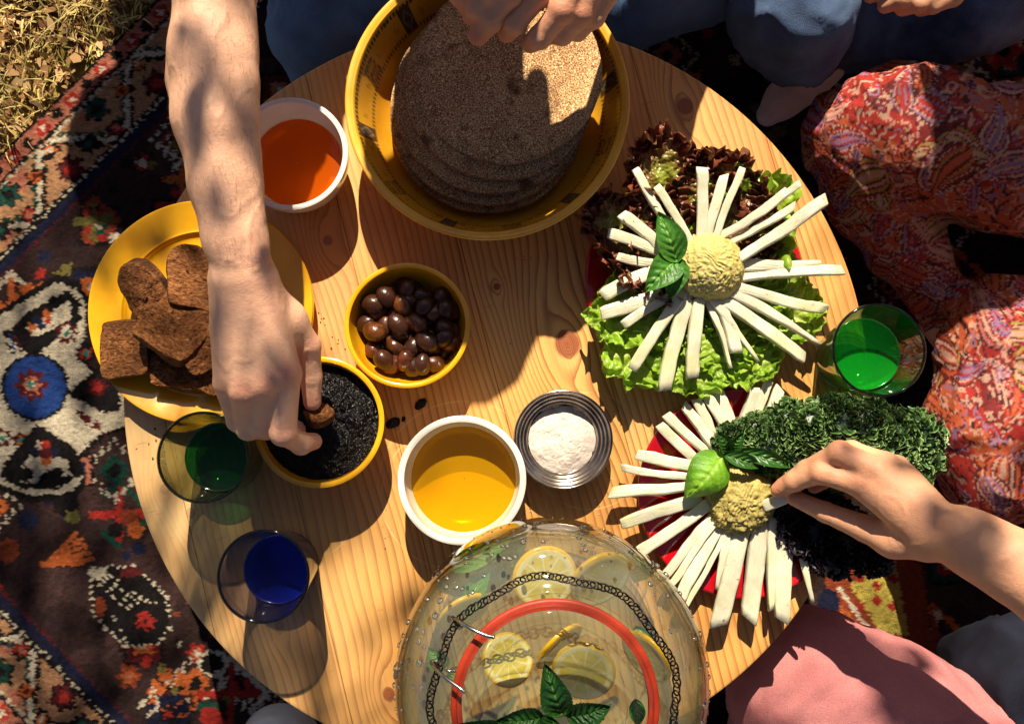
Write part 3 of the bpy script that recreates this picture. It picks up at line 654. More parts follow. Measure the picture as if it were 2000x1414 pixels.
fb = [(992, 138, .087, 189, 'topmost round flatbread of the stack, partly in a patch of sun'), (978, 168, .074, 192, 'second flatbread from the top of the stack in the painted bowl'), (960, 192, .061, 196, 'third flatbread from the top of the stack in the painted bowl'), (952, 214, .048, 195, 'fourth flatbread from the top of the stack in the painted bowl'), (951, 230, .036, 194, 'fifth flatbread down, second lowest in the painted bowl'), (951, 236, .023, 180, 'lowest flatbread at the bottom of the painted bowl')]
for k, (px, py, z, rpx, lab) in enumerate(fb):
    r = rpx * pm(z); q = U(px, py, z)
    lim = br * .88 if z > .05 else br * .80
    P_ = curve_prof([(.001, -.012), (r * .6, -.0115), (r * .93, -.0078), (r * .992, -.0055), (r, -.0035), (r * .988, -.0012), (r * .95, .0), (r * .5, .0006), (.001, .0008)], 7)
    V, F = lathe(P_, 120)
    a = np.arctan2(V[:, 1], V[:, 0]); cyl = np.stack([np.cos(a), np.sin(a), np.zeros(len(a)) + k], 1)
    V[:, :2] *= (1 + .016 * vnoise(cyl, 2.2, k, 2) + .006 * vnoise(cyl, 9, k, 2))[:, None]
    q3 = np.c_[V[:, :2], np.full(len(V), k * .3)]
    V[:, 2] += .0030 * vnoise(q3, 16, k + 4, 2) + .0009 * vnoise(q3, 120, k, 2)
    o = link('flatbread', new_mesh('flatbread', V, F), M_FB, loc=(q.x, q.y, z), rot=(R([1.5, 2, 1, 1.5, .5, 0][k]), R([-1, -1, -1.5, 0, 0, 0][k]), k * 1.3)); o.rotation_mode = 'XYZ'; tag(o, lab, 'flatbread', 'flatbreads stacked in the painted bowl')
# toast
def m_toast():
    m, N, out = material('toast_crumb'); co = obj_co(N); rnd = N('ObjectInfo').outputs['Random']
    att = N('Attribute', attribute_name='crust').outputs['Fac']
    st = N('Mapping', {'Vector': co, 'Scale': (1.0, 2.0, 1.0), 'Location': (0, 0, 0)}).outputs[0]
    n1 = noise(N, st, 210, 4, .65, .6)
    c = ramp(N, n1, [(0.34, srgb(40, 20, 11)), (0.45, srgb(112, 66, 34)), (0.60, srgb(150, 98, 54)), (0.74, srgb(190, 140, 88))])
    c = mixc(N, ramp(N, noise(N, co, 35, 2), [(0.4, (0, 0, 0, 1)), (0.7, (.6, .6, .6, 1))]), c, srgb(92, 54, 30))
    c = mixc(N, att, c, srgb(48, 22, 10))
    p = N('BsdfPrincipled', {'Base Color': c, 'Roughness': .9, 'Specular IOR Level': .2})
    p.id_data.links.new(bump(N, n1, 1.0, .003), p.inputs['Normal'])
    return out(p.outputs[0])
M_TST = m_toast()
def toast_mesh(w, l, t, corner, seed, dome=0.0, fold=0.0):
    """a cut piece of a brown slice: rounded crust on some sides, torn porous faces"""
    n = 96; a = np.linspace(0, 2 * np.pi, n, endpoint=False)
    e = 2 / corner
    ox = np.sign(np.cos(a)) * np.abs(np.cos(a)) ** e * w / 2; oy = np.sign(np.sin(a)) * np.abs(np.sin(a)) ** e * l / 2
    oy = oy + dome * np.clip(oy, 0, 1) * (1 - (2 * ox / w) ** 2) * .7
    sk = .18 * math.sin(seed * 1.7); ox = ox + sk * oy
    rows = []; crust = []
    prof_t = [(s_, -t / 2, 0) for s_ in (.02, .3, .6, .85, .95)] + [(.985, -t * .46, .6), (1, -t * .36, .9), (1.0, -t * .15, 1), (1.0, t * .1, 1), (1.0, t * .3, 1), (.99, t * .44, .7)] + [(s_, t / 2, 0) for s_ in (.96, .91, .85, .78, .71, .64, .57, .50, .43, .36, .29, .22, .15, .08, .01)]
    for s, z, c in prof_t: rows.append(np.stack([ox * s, oy * s, np.full(n, z)], 1)); crust += [c] * n
    V = np.concatenate(rows); i, j = np.meshgrid(np.arange(len(rows) - 1), np.arange(n), indexing='ij')
    F = np.stack([i * n + j, i * n + (j + 1) % n, (i + 1) * n + (j + 1) % n, (i + 1) * n + j], -1).reshape(-1, 4)
    top = np.clip(V[:, 2] / (t / 2), 0, 1)
    pore = np.minimum(0, vnoise(V * np.array([1, 1.8, 1]), 260, seed + 31, 2) + .1)
    cr = np.clip(np.array(crust) * (.8 + .5 * vnoise(V, 80, seed)), 0, 1); cr[V[:, 1] < -l * .30] *= .3
    V += .0010 * np.stack([vnoise(V, 150, seed + q, 2) for q in range(3)], 1) + .0042 * np.stack([vnoise(V, 42, seed + q + 5, 2) for q in range(3)], 1)
    V[:, 2] += top * (.0042 * pore * (1 - cr) + .0016 * vnoise(V, 90, seed + 41, 2))
    V[:, 2] += fold * (V[:, 0] / w) ** 2 * w
    return new_mesh('toast', V, F, cols={'crust': cr})
toasts = [(292, 575, .040, .048, .050, 3.6, (12, -18, 30), .8, 'rounded piece of toast with a blistered crust at the top of the plate'),
          (382, 556, .043, .056, .058, 6.0, (-14, 16, -12), .5, 'toast piece leaning at the back beside the wrist'),
          (250, 682, .034, .052, .058, 9.0, (4, -8, 4), 0, 'square piece of toast at the left rim of the plate'),
          (345, 640, .052, .062, .064, 8.0, (-20, 10, -32), .3, 'large curved piece of toast on top of the others'),
          (398, 672, .046, .052, .056, 8.0, (10, 14, 20), .4, 'toast piece in the middle, half under the hand'),
          (342, 722, .028, .046, .036, 6, (0, 4, 8), 0, 'pale-crusted toast piece at the bottom of the pile'),
          (412, 728, .030, .040, .050, 3.2, (0, 0, 70), .2, 'dark toast piece in the shade below the hand'),
          (330, 640, .022, .055, .050, 3.6, (0, 0, 20), .2, 'toast piece lying flat under the pile'),
          (400, 610, .026, .052, .050, 3.6, (0, 0, -20), .2, 'toast piece lying flat under the wrist')]
for k, (px, py, z, w_, l_, cn, rot, dome, lab) in enumerate(toasts):
    q = U(px, py, z); o = link('toast', toast_mesh(w_, l_, .017, cn, 10 * k, dome), M_TST, loc=q, rot=[R(v) for v in rot]); tag(o, lab, 'toast', 'toast on the yellow plate')
# upturned white bowl on the rug at the lower edge
q = U(535, 1474, GROUND + .05); V, F = lathe(bowl_profile(.056, .045, foot=.4), 72)
o = link('white_bowl', new_mesh('white_bowl', V, F), M_WHT, loc=(q.x, q.y, GROUND + .056), rot=(math.pi, 0, 0)); tag(o, 'smooth pale grey white bowl upside down on the rug beside the table', 'bowl')

# toast crumbs and spilt salt grains on the wood
def grains(name, spots, mat_, label, cat, seed):
    rg_ = np.random.default_rng(seed); Vs, Fs, b_ = [], [], 0; sv_, sf_ = sphere(6, 5)
    for px, py, n_, sp_, s0, s1 in spots:
        for _ in range(n_):
            q = U(px + rg_.normal() * sp_, py + rg_.normal() * sp_, 0); s_ = rg_.uniform(s0, s1)
            Vs.append(sv_ * s_ * rg_.uniform(.6, 1.2, 3) + np.array([q.x, q.y, s_ * .5])); Fs.append(sf_ + b_); b_ += len(sv_)
    tag(link(name, new_mesh(name, np.concatenate(Vs), np.concatenate(Fs), smooth=False), mat_), label, cat, kind='stuff')
grains('toast_crumbs', [(640, 640, 10, 22, .0006, .0014), (300, 860, 8, 26, .0006, .0015), (660, 700, 8, 20, .0005, .0013), (1000, 560, 7, 60, .0004, .001), (760, 1000, 6, 40, .0004, .001)], M_TST, 'brown crumbs scattered on the table', 'crumbs', 5)
grains('salt_grains', [(1190, 960, 14, 22, .0004, .0008), (1040, 985, 8, 16, .0004, .0008)], bpy.data.materials['salt'], 'spilt white salt grains near the tin', 'salt', 6)
# ------------------------------------------------------------------ the two red plates and their vegetables
M_RED = m_glaze('red_lacquer', srgb(178, 14, 26), srgb(150, 8, 18), rough=.12, coat=.5)
def red_plate(px, py, rpx, label):
    c = U(px, py, .016); r = rpx * pm(.016)
    prof = [(.0008, .003), (r * .55, .003), (r * .57, 0), (r * .62, 0), (r * .66, .004), (r * .985, .0145), (r, .0155), (r * .995, .0172), (r * .975, .017), (r * .80, .0115), (r * .62, .0075), (r * .3, .0070), (.0008, .0070)]
    V, F = lathe(prof, 120)
    # hammered, faceted inside
    a = np.arctan2(V[:, 1], V[:, 0]); rr = np.hypot(V[:, 0], V[:, 1])
    fac = np.abs(np.mod(a / (np.pi / 9) + (rr > r * .8) * .5, 1) - .5) * 2
    V[:, 2] += np.where((rr > r * .6) & (rr < r * .985) & (V[:, 2] > .006), .0014 * (fac - .5), 0)
    o = link('red_plate', new_mesh('red_plate', V, F, smooth=False), M_RED, loc=(c.x, c.y, .0006)); tag(o, label, 'plate', 'bowls and plates on the table'); return c, r
p1c, p1r = red_plate(1356, 548, 216, 'red plate almost hidden under lettuce and white sticks')
p2c, p2r = red_plate(1449, 962, 202, 'red plate with dip, white sticks and curly kale near the reaching hand')

# ---- lettuce
def m_leaf(name, stops, rib, rough=.38, bscale=160, bstr=.5, trans=.25):
    m, N, out = material(name); co = obj_co(N)
    e = N('Attribute', attribute_name='edge').outputs['Fac']; rb = N('Attribute', attribute_name='rib').outputs['Fac']
    n = noise(N, co, 55, 4)
    f = math_(N, 'ADD', e, math_(N, 'MULTIPLY', math_(N, 'SUBTRACT', n, .5), .55))
    c = ramp(N, f, stops); c = mixc(N, rb, c, rib)
    p = N('BsdfPrincipled', {'Base Color': c, 'Roughness': rough, 'Specular IOR Level': .5})
    p.id_data.links.new(bump(N, noise(N, co, bscale, 3), bstr, .002), p.inputs['Normal'])
    t = N('BsdfTranslucent', {'Color': c})
    return out(N('MixShader', {0: trans, 1: p.outputs[0], 2: t.outputs[0]}).outputs[0])
M_LET = m_leaf('green_lettuce', [(0.0, srgb(196, 204, 104)), (0.40, srgb(152, 178, 52)), (0.8, srgb(126, 164, 36)), (1.0, srgb(150, 180, 56))], srgb(206, 212, 140))
M_RLET = m_leaf('red_lettuce', [(0.0, srgb(140, 152, 50)), (0.32, srgb(122, 108, 40)), (0.55, srgb(112, 62, 38)), (0.8, srgb(92, 40, 30)), (1.0, srgb(132, 72, 48))], srgb(150, 150, 80), rough=.3)
def ruffled(length, width, amp, freq, seed, n=170, mm=81, curl=0.02, tipw=.62):
    s = np.linspace(0, 1, n)[:, None]; t = np.linspace(-1, 1, mm)[None, :]
    wv = np.sin(np.pi * np.clip(s, 0, 1) ** tipw * .92 + .10) ** .75
    prof_ = np.clip(wv, .05, 1)
    q = np.stack([np.broadcast_to(s * length * 1.0, (n, mm)), np.broadcast_to(t * width / 2 * prof_, (n, mm)), np.zeros((n, mm))], -1)
    e = np.maximum(np.abs(np.broadcast_to(t, (n, mm))), np.broadcast_to(np.clip((s - .72) / .28, 0, 1), (n, mm)))
    ph = np.broadcast_to(s * freq * 2 * np.pi, (n, mm)) + np.broadcast_to(np.where(t > 0, 0, 2.1), (n, mm)) + np.broadcast_to(t * 5 * np.clip((s - .75) * 4, 0, 1), (n, mm))
    fl = q.reshape(-1, 3)
    w1 = vnoise(fl + seed, freq / length * .8, seed, 2).reshape(n, mm); w2 = vnoise(fl + seed, freq / length * 2.2, seed + 1, 2).reshape(n, mm); w3 = vnoise(fl + seed, freq / length * 2.0, seed + 2, 2).reshape(n, mm); w4 = vnoise(fl + seed, freq / length * 4.5, seed + 6, 2).reshape(n, mm)
    ea = e ** 3
    z = amp * (ea * (.7 * np.sin(ph + 3 * w1) + 1.0 * w2) + .30 * w1 + .12 * w4) + curl * (e ** 2) - .004 * np.exp(-(np.broadcast_to(t, (n, mm)) / .10) ** 2)
    q[..., 0] += amp * .9 * ea * w3; q[..., 1] += np.sign(np.broadcast_to(t, (n, mm))) * amp * .7 * ea * w1; q[..., 2] = z
    rib = np.exp(-(np.broadcast_to(t, (n, mm)) / .06) ** 2) * np.clip(1.15 - np.broadcast_to(s, (n, mm)), 0, 1)
    vein = (np.abs(np.mod(np.broadcast_to(s * 7, (n, mm)) + np.abs(np.broadcast_to(t, (n, mm))) * -1.4, 1) - .5) < .035) * .35
    return q.reshape(-1, 3), grid_faces(n, mm), np.clip(e * (1.0 + .15 * w2), 0, 1).ravel(), np.clip(np.maximum(rib, vein), 0, 1).ravel()
def leaf_at(name, a, b, z0, z1, wpx, mat_, lab, cat, group, seed, amp=.012, freq=6, curl=.012, **kw):
    """a leaf from its stalk a to its tip b (photo spots at heights z0, z1)"""
    A, B = U(*a, z0), U(*b, z1); L = (B - A).length; wd = wpx * pm(z0)
    V, F, e, rb = ruffled(L, wd, amp, freq, seed, curl=curl, **kw)
    X = (B - A).normalized(); Y = Vector((0, 0, 1)).cross(X).normalized(); Z = X.cross(Y)
    o = link(name, new_mesh(name, V, F, cols={'edge': e, 'rib': rb}), mat_); o.matrix_world = Matrix((( X.x, Y.x, Z.x, A.x), (X.y, Y.y, Z.y, A.y), (X.z, Y.z, Z.z, A.z), (0, 0, 0, 1)))
    tag(o, lab, cat, group); return o
LG = 'lettuce leaves on the red plate'
ctr = (1385, 540)
for k, (b, wpx, mt, z1, amp, fr, lab) in enumerate((
        ((1200, 742), 270, M_LET, .030, .009, 13, 'green frilled lettuce leaf pointing to the lower left, towards the tin'),
        ((1330, 772), 290, M_LET, .030, .009, 13, 'green frilled lettuce leaf hanging over the lower edge above the second plate'),
        ((1480, 752), 270, M_LET, .030, .009, 13, 'green frilled lettuce leaf at the lower right, towards the green drink'),
        ((1600, 640), 230, M_LET, .026, .008, 12, 'green lettuce leaf under the sticks at the right edge of its plate'),
        ((1150, 640), 220, M_LET, .034, .009, 12, 'green lettuce leaf at the left with a ruffled yellow-green border'),
        ((1185, 500), 180, M_LET, .036, .010, 6, 'small green lettuce leaf behind the mint at the left'),
        ((1540, 350), 200, M_LET, .046, .014, 6, 'crinkled yellow-green lettuce leaf at the upper right'),
        ((1470, 330), 200, M_LET, .040, .013, 6, 'green lettuce leaf under the upper sticks'),
        ((1265, 262), 250, M_RLET, .056, .017, 17, 'dark red frilled lettuce leaf at the top beside the bread bowl'),
        ((1415, 292), 260, M_RLET, .050, .015, 17, 'red-brown frilled lettuce leaf behind the upper sticks'),
        ((1140, 400), 210, M_RLET, .056, .017, 16, 'dark red lettuce leaf at the upper left, leaning on the bread bowl'),
        ((1165, 475), 140, M_RLET, .042, .014, 14, 'small bronze lettuce leaf curling over at the left'))):
    leaf_at('lettuce_leaf', ctr, b, .016 + .0015 * k, z1, wpx, mt, lab, 'lettuce', LG, 11 + 7 * k, amp, fr, curl=.008 if mt is M_LET else .008)

# ---- white vegetable sticks
def m_stick():
    m, N, out = material('white_vegetable'); co = obj_co(N); rnd = N('ObjectInfo').outputs['Random']
    s = N('SeparateXYZ', {0: co}).outputs[0]
    n = noise(N, co, 60, 3); fib = noise(N, N('Mapping', {'Vector': co, 'Scale': (1.0, 14.0, 14.0)}).outputs[0], 60, 3)
    c = ramp(N, n, [(0.3, srgb(188, 180, 146)), (0.6, srgb(210, 204, 178))])
    c = mixc(N, math_(N, 'MULTIPLY', fib, .35), c, srgb(216, 212, 192))
    g_ = math_(N, 'MULTIPLY', ramp(N, noise(N, co, 18, 2), [(0.5, (0, 0, 0, 1)), (0.7, (1, 1, 1, 1))]), math_(N, 'GREATER_THAN', rnd, .55))
    c = mixc(N, math_(N, 'MULTIPLY', g_, .5), c, srgb(206, 206, 140))
    sp = math_(N, 'MULTIPLY', ramp(N, noise(N, co, 210, 3, .7), [(0.64, (0, 0, 0, 1)), (0.70, (1, 1, 1, 1))]), math_(N, 'GREATER_THAN', math_(N, 'FRACT', math_(N, 'MULTIPLY', rnd, 7.3)), .72))
    c = mixc(N, math_(N, 'MULTIPLY', sp, .8), c, srgb(166, 78, 70))
    p = N('BsdfPrincipled', {'Base Color': c, 'Roughness': .24, 'Specular IOR Level': .5, 'Subsurface Weight': .25, 'Subsurface Radius': (.006, .006, .004), 'Subsurface Scale': .5})
    p.id_data.links.new(bump(N, math_(N, 'ADD', math_(N, 'MULTIPLY', fib, 2.0), n), .4, .0014), p.inputs['Normal'])
    return out(p.outputs[0])
M_STK = m_stick()
def stick_mesh(L, w0, w1, h0, h1, bend, lift, seed, cut):
    n = 15; rr = random.Random(seed)
    prof2 = []
    for k in range(20):
        a = k / 20 * 2 * math.pi; e = .42
        prof2.append((math.copysign(abs(math.cos(a)) ** e, math.cos(a)), math.copysign(abs(math.sin(a)) ** e, math.sin(a))))
    prof2 = np.array(prof2); V = []
    bulge = rr.uniform(-.10, .16)
    for k in range(n):
        s = k / (n - 1); wd = (w0 + (w1 - w0) * s) * (1 + bulge * math.sin(math.pi * s)); h = (h0 + (h1 - h0) * s) * (1 + .2 * math.sin(math.pi * s))
        end = 1.0 if 0 < k < n - 1 else .86
        x = L * s + prof2[:, 0] * 0 + (cut * prof2[:, 0] * wd / 2 if k >= n - 2 else 0) - (.0012 if k == n - 2 else 0)
        V.append(np.stack([x * np.ones(20) if np.isscalar(x) else x, prof2[:, 0] * wd / 2 * end + bend * math.sin(math.pi * s), prof2[:, 1] * h / 2 * end + lift * s * s], 1))
    V = np.concatenate(V); V += .0009 * np.stack([vnoise(V, 90, seed % 97 + q, 2) for q in range(3)], 1) + .0014 * np.stack([vnoise(V, 30, seed % 89 + q, 1) for q in range(3)], 1)
    i, j = np.meshgrid(np.arange(n - 1), np.arange(20), indexing='ij')
    F = [tuple(f) for f in np.stack([i * 20 + j, i * 20 + (j + 1) % 20, (i + 1) * 20 + (j + 1) % 20, (i + 1) * 20 + j], -1).reshape(-1, 4)]
    F += [tuple(range(20))[::-1], tuple((n - 1) * 20 + k for k in range(20))]
    me = new_mesh('stick', V, F); me.materials.append(M_STK); return me
ORD = ['first', 'second', 'third', 'fourth', 'fifth', 'sixth', 'seventh', 'eighth', 'ninth', 'tenth', 'eleventh', 'twelfth', 'thirteenth', 'fourteenth', 'fifteenth', 'sixteenth', 'seventeenth', 'eighteenth', 'nineteenth', 'twentieth', 'twenty-first', 'twenty-second', 'twenty-third', 'twenty-fourth', 'twenty-fifth', 'twenty-sixth', 'twenty-seventh']
def sticks(lst, off, sc, z_in, z_out, centre, where, group, seed, up=0.0):
    lst = sorted(lst, key=lambda q: math.atan2(q[2] / sc + off[0] - centre[0], -(q[3] / sc + off[1] - centre[1])) % (2 * math.pi))
    rr = random.Random(seed)
    for k, (x0, y0, x1, y1, wz, tp) in enumerate(lst):
        zi, zo = z_in + rr.uniform(-.002, .002), z_out + rr.uniform(-.003, .004)
        ay = (centre[1] - (off[1] + y1 / sc)) / 180; zo += up * min(1, max(0, ay + .15)); zi += up * .5 * min(1, max(0, ay + .15))
        A, B = U(off[0] + x0 / sc, off[1] + y0 / sc, zi), U(off[0] + x1 / sc, off[1] + y1 / sc, zo)
        A = A + (A - B).normalized() * .012
        L = (B - A).length; wd = wz / sc * pm(zi) * rr.uniform(.92, 1.14)
        w0, w1 = (wd * .72, wd * 1.08) if tp > 0 else ((wd * 1.0, wd * .30) if tp < 0 else (wd * .9, wd))
        me = stick_mesh(L, w0, w1, min(.011, wd * .62), min(.010, wd * .5), rr.uniform(-.0028, .0028), rr.uniform(-.003, .002), seed * 100 + k, rr.uniform(-.6, .6))
        o = link('vegetable_stick', me); X = (B - A).normalized(); Y = Vector((0, 0, 1)).cross(X).normalized(); Z = X.cross(Y)
        ro = Matrix.Rotation(rr.uniform(-.25, .25), 4, 'X')
        o.matrix_world = Matrix(((X.x, Y.x, Z.x, A.x), (X.y, Y.y, Z.y, A.y), (X.z, Y.z, Z.z, A.z), (0, 0, 0, 1))) @ ro
        tag(o, ORD[k] + ' white vegetable stick clockwise from twelve o\'clock on the ' + where, 'vegetable stick', group)
S1 = [(640, 620, 470, 345, 50, 0), (480, 470, 365, 255, 45, 0), (690, 600, 695, 250, 58, 0), (730, 590, 810, 285, 52, 0), (775, 590, 905, 250, 34, 0), (800, 590, 1130, 370, 50, 0), (860, 610, 1165, 445, 42, 0), (880, 700, 1320, 415, 62, 1), (900, 740, 1290, 728, 80, -1), (905, 805, 1405, 765, 52, 0), (890, 850, 1325, 962, 56, 0), (850, 885, 1290, 1140, 66, -1), (800, 920, 1215, 1205, 62, 0), (770, 930, 985, 1225, 54, -1), (730, 930, 840, 1260, 46, -1), (690, 910, 650, 1310, 66, 0), (630, 890, 505, 1370, 62, 0), (580, 910, 345, 1265, 62, 0), (490, 920, 295, 1040, 46, 0), (440, 890, 195, 985, 62, 1), (430, 790, 195, 900, 70, 0), (450, 725, 265, 695, 44, 0), (440, 665, 225, 575, 60, 1), (440, 610, 295, 485, 66, 0), (1060, 415, 1190, 330, 34, 0), (800, 960, 868, 1185, 70, 1)]
sticks(S1, (1100, 230), 2.572, .046, .047, (1385, 522), 'lettuce plate', 'white sticks on the lettuce plate', 31, .026)
S2 = [(570, 450, 385, 280, 52, 0), (640, 420, 425, 220, 62, 0), (690, 410, 525, 170, 56, 0), (700, 370, 590, 140, 66, 0), (765, 310, 645, 110, 60, 0), (810, 310, 700, 65, 72, 1), (840, 310, 925, 75, 84, 1), (910, 310, 1000, 35, 52, 0), (980, 290, 1060, 85, 58, 1), (550, 500, 260, 445, 58, 0), (520, 560, 175, 520, 50, 0), (510, 630, 115, 660, 66, 1), (560, 710, 180, 835, 66, 0), (630, 740, 250, 1000, 60, 0), (680, 790, 410, 1130, 50, 0), (710, 810, 440, 1190, 44, 0), (730, 840, 490, 1270, 72, 0), (748, 880, 520, 1310, 36, 0), (765, 880, 700, 1190, 62, -1), (840, 890, 715, 1390, 98, 0), (940, 870, 885, 1360, 90, 0), (1020, 850, 1000, 1300, 86, -1), (1090, 850, 1060, 1360, 84, 0), (1185, 970, 1235, 1255, 62, -1)]
sticks(S2, (1150, 730), 2.8286, .030, .027, (1450, 975), 'kale plate', 'white sticks on the kale plate', 57)

# ---- the two dips
def m_dip(name, a, b):
    m, N, out = material(name); co = obj_co(N)
    at = N('Attribute', attribute_name='fold').outputs['Fac']
    c = ramp(N, noise(N, co, 70, 4), [(0.3, a), (0.7, b)])
    p = N('BsdfPrincipled', {'Base Color': c, 'Roughness': .62, 'Specular IOR Level': .35})
    p.id_data.links.new(bump(N, noise(N, co, 420, 3), .5, .0012), p.inputs['Normal'])
    return out(p.outputs[0])
def dip(px, py, rpx, z, hgt, seed, mode, mat_, lab, name):
    c = U(px, py, z); r = rpx * pm(z); V, F = sphere(150, 100); dirs = V.copy()
    if mode == 'wrinkle':
        q = dirs * 1.0; wv = np.stack([vnoise(q, 1.4, seed + k, 2) for k in range(3)], 1)
        # folds run in short meandering ridges
        u_ = (q @ np.array([.55, .8, .2])) * 9 + 3.2 * wv[:, 0] + 1.2 * vnoise(q, 5, seed + 9, 2)
        f = 1 - np.abs(np.mod(u_, 1) - .5) * 2
        u2 = (q @ np.array([-.75, .5, .4])) * 8 + 3.0 * wv[:, 2] + 1.5 * vnoise(q, 6, seed + 12, 2); f2 = 1 - np.abs(np.mod(u2, 1) - .5) * 2
        sel = np.clip(.5 + 2.5 * vnoise(q, 1.9, seed + 20, 2), 0, 1)
        disp = .055 * (f ** 1.6 * sel + f2 ** 1.6 * (1 - sel)) + .06 * wv[:, 1] + .05 * vnoise(q, 9, seed + 4, 3)
    else:
        wv = vnoise(dirs, 2.2, seed, 3); u_ = (dirs @ np.array([.9, -.5, .3])) * 11 + 2.0 * vnoise(dirs, 1.6, seed + 2, 2)
        f = 1 - np.abs(np.mod(u_, 1) - .5) * 2
        side = np.clip(.5 - dirs[:, 0] * 1.2 + dirs[:, 1] * .5, 0, 1)
        disp = .16 * wv + .08 * f * side + .24 * np.abs(vnoise(dirs, 7, seed + 5, 3)) * (1 - side * .5) - .06
    V = dirs * (1 + disp)[:, None] * np.array([r, r, hgt]); V[:, 2] = np.maximum(V[:, 2], -hgt * .55)
    o = link(name, new_mesh(name, V, F), mat_, loc=(c.x, c.y, z)); tag(o, lab, 'dip', 'dips on the red plates')
dip(1384, 522, 68, .046, .030, 3, 'wrinkle', m_dip('pale_dip', srgb(178, 162, 88), srgb(198, 184, 116)), 'round wrinkled pale yellow ball of dip amid the lettuce plate', 'dip_ball')
dip(1446, 975, 68, .030, .026, 8, 'rough', m_dip('green_dip', srgb(140, 124, 62), srgb(172, 156, 90)), 'rough greenish mound of dip with ridges amid the kale plate', 'dip_mound')

# ---- basil and mint leaves
M_MINT = m_leaf('mint_leaf', [(0.0, srgb(70, 126, 34)), (0.6, srgb(52, 106, 26)), (1.0, srgb(64, 116, 34))], srgb(120, 160, 70), .42, 220, .5, .2)
M_BAS = m_leaf('basil_leaf', [(0.0, srgb(128, 176, 40)), (0.6, srgb(96, 150, 28)), (1.0, srgb(84, 136, 26))], srgb(140, 176, 70), .45, 320, .6, .25)
M_DBAS = m_leaf('dark_basil_leaf', [(0.0, srgb(52, 96, 30)), (0.6, srgb(34, 74, 22)), (1.0, srgb(44, 84, 26))], srgb(90, 130, 54), .35, 200, .4, .15)
def herb_leaf(a, b, z0, z1, wpx, mat_, lab, cat, seed, arch=.010, serr=.0, cup=.006, name='herb_leaf', group='herb leaves', parent=None, blist=.0012):
    A, B = U(*a, z0), U(*b, z1); L = (B - A).length; wd = wpx * pm(z0); n, mm = 49, 25
    s = np.linspace(0, 1, n)[:, None]; t = np.linspace(-1, 1, mm)[None, :]
    out_ = (np.sin(np.pi * s ** .8) ** .75) * (1 - .25 * s); out_ = np.clip(out_, .015, 1)
    if serr: out_ = out_ * (1 + serr * (np.mod(s * 13, 1) - .5))
    S = np.broadcast_to(s, (n, mm)); T = np.broadcast_to(t, (n, mm)); W = np.broadcast_to(out_, (n, mm))
    v = np.abs(np.mod(S * 6.5 - np.abs(T) * 1.5, 1) - .5) * 2                    # 1 at the veins' middle field
    q = np.stack([S * L, T * W * wd / 2, arch * np.sin(np.pi * S) + cup * T ** 2 + blist * (1 - v ** 2) * np.clip(1 - np.abs(T), 0, 1) * 2 - .0016 * np.exp(-(T / .07) ** 2)], -1).reshape(-1, 3)
    q[:, 2] += .002 * vnoise(q, 60, seed, 2)
    rib = np.maximum(np.exp(-(T / .05) ** 2), .6 * (v > .9)) * .8
    X = (B - A).normalized(); Y = Vector((0, 0, 1)).cross(X).normalized(); Z = X.cross(Y)
    o = link(name, new_mesh(name, q, grid_faces(n, mm), cols={'edge': np.abs(T).ravel(), 'rib': rib.ravel()}), mat_)
    mw = Matrix(((X.x, Y.x, Z.x, A.x), (X.y, Y.y, Z.y, A.y), (X.z, Y.z, Z.z, A.z), (0, 0, 0, 1)))
    if parent is not None: o.parent = parent; o.matrix_local = parent.matrix_local.inverted() @ mw
    else: o.matrix_world = mw; tag(o, lab, cat, group)
    return o
herb_leaf((1322, 512), (1284, 414), .066, .078, 66, M_MINT, 'green mint leaf pointing up beside the wrinkled dip ball', 'mint leaf', 5, .008)
herb_leaf((1325, 500), (1258, 572), .064, .070, 70, M_MINT, 'green mint leaf pointing down-left beside the wrinkled dip ball', 'mint leaf', 6, .008)
herb_leaf((1322, 505), (1306, 585), .060, .060, 60, M_MINT, 'lower mint leaf tucked beneath the other two beside the dip ball', 'mint leaf', 7, .008)
herb_leaf((1413, 886), (1340, 972), .052, .052, 92, M_BAS, 'large bright green basil leaf on the left of the rough dip', 'basil leaf', 8, .014, cup=-.008, blist=.0010)
herb_leaf((1410, 886), (1485, 912), .054, .050, 34, M_DBAS, 'small dark basil leaf lying on the rough dip', 'basil leaf', 9, .010)
herb_leaf((1440, 880), (1552, 912), .050, .048, 34, M_DBAS, 'long narrow dark basil leaf pointing at the hand', 'basil leaf', 10, .010)
herb_leaf((1420, 884), (1398, 838), .050, .060, 30, M_DBAS, 'small dark basil leaf at the top of the sprig', 'basil leaf', 11, .006)
herb_leaf((1425, 880), (1450, 842), .050, .058, 30, M_DBAS, 'small dark basil leaf standing against the kale', 'basil leaf', 12, .006)

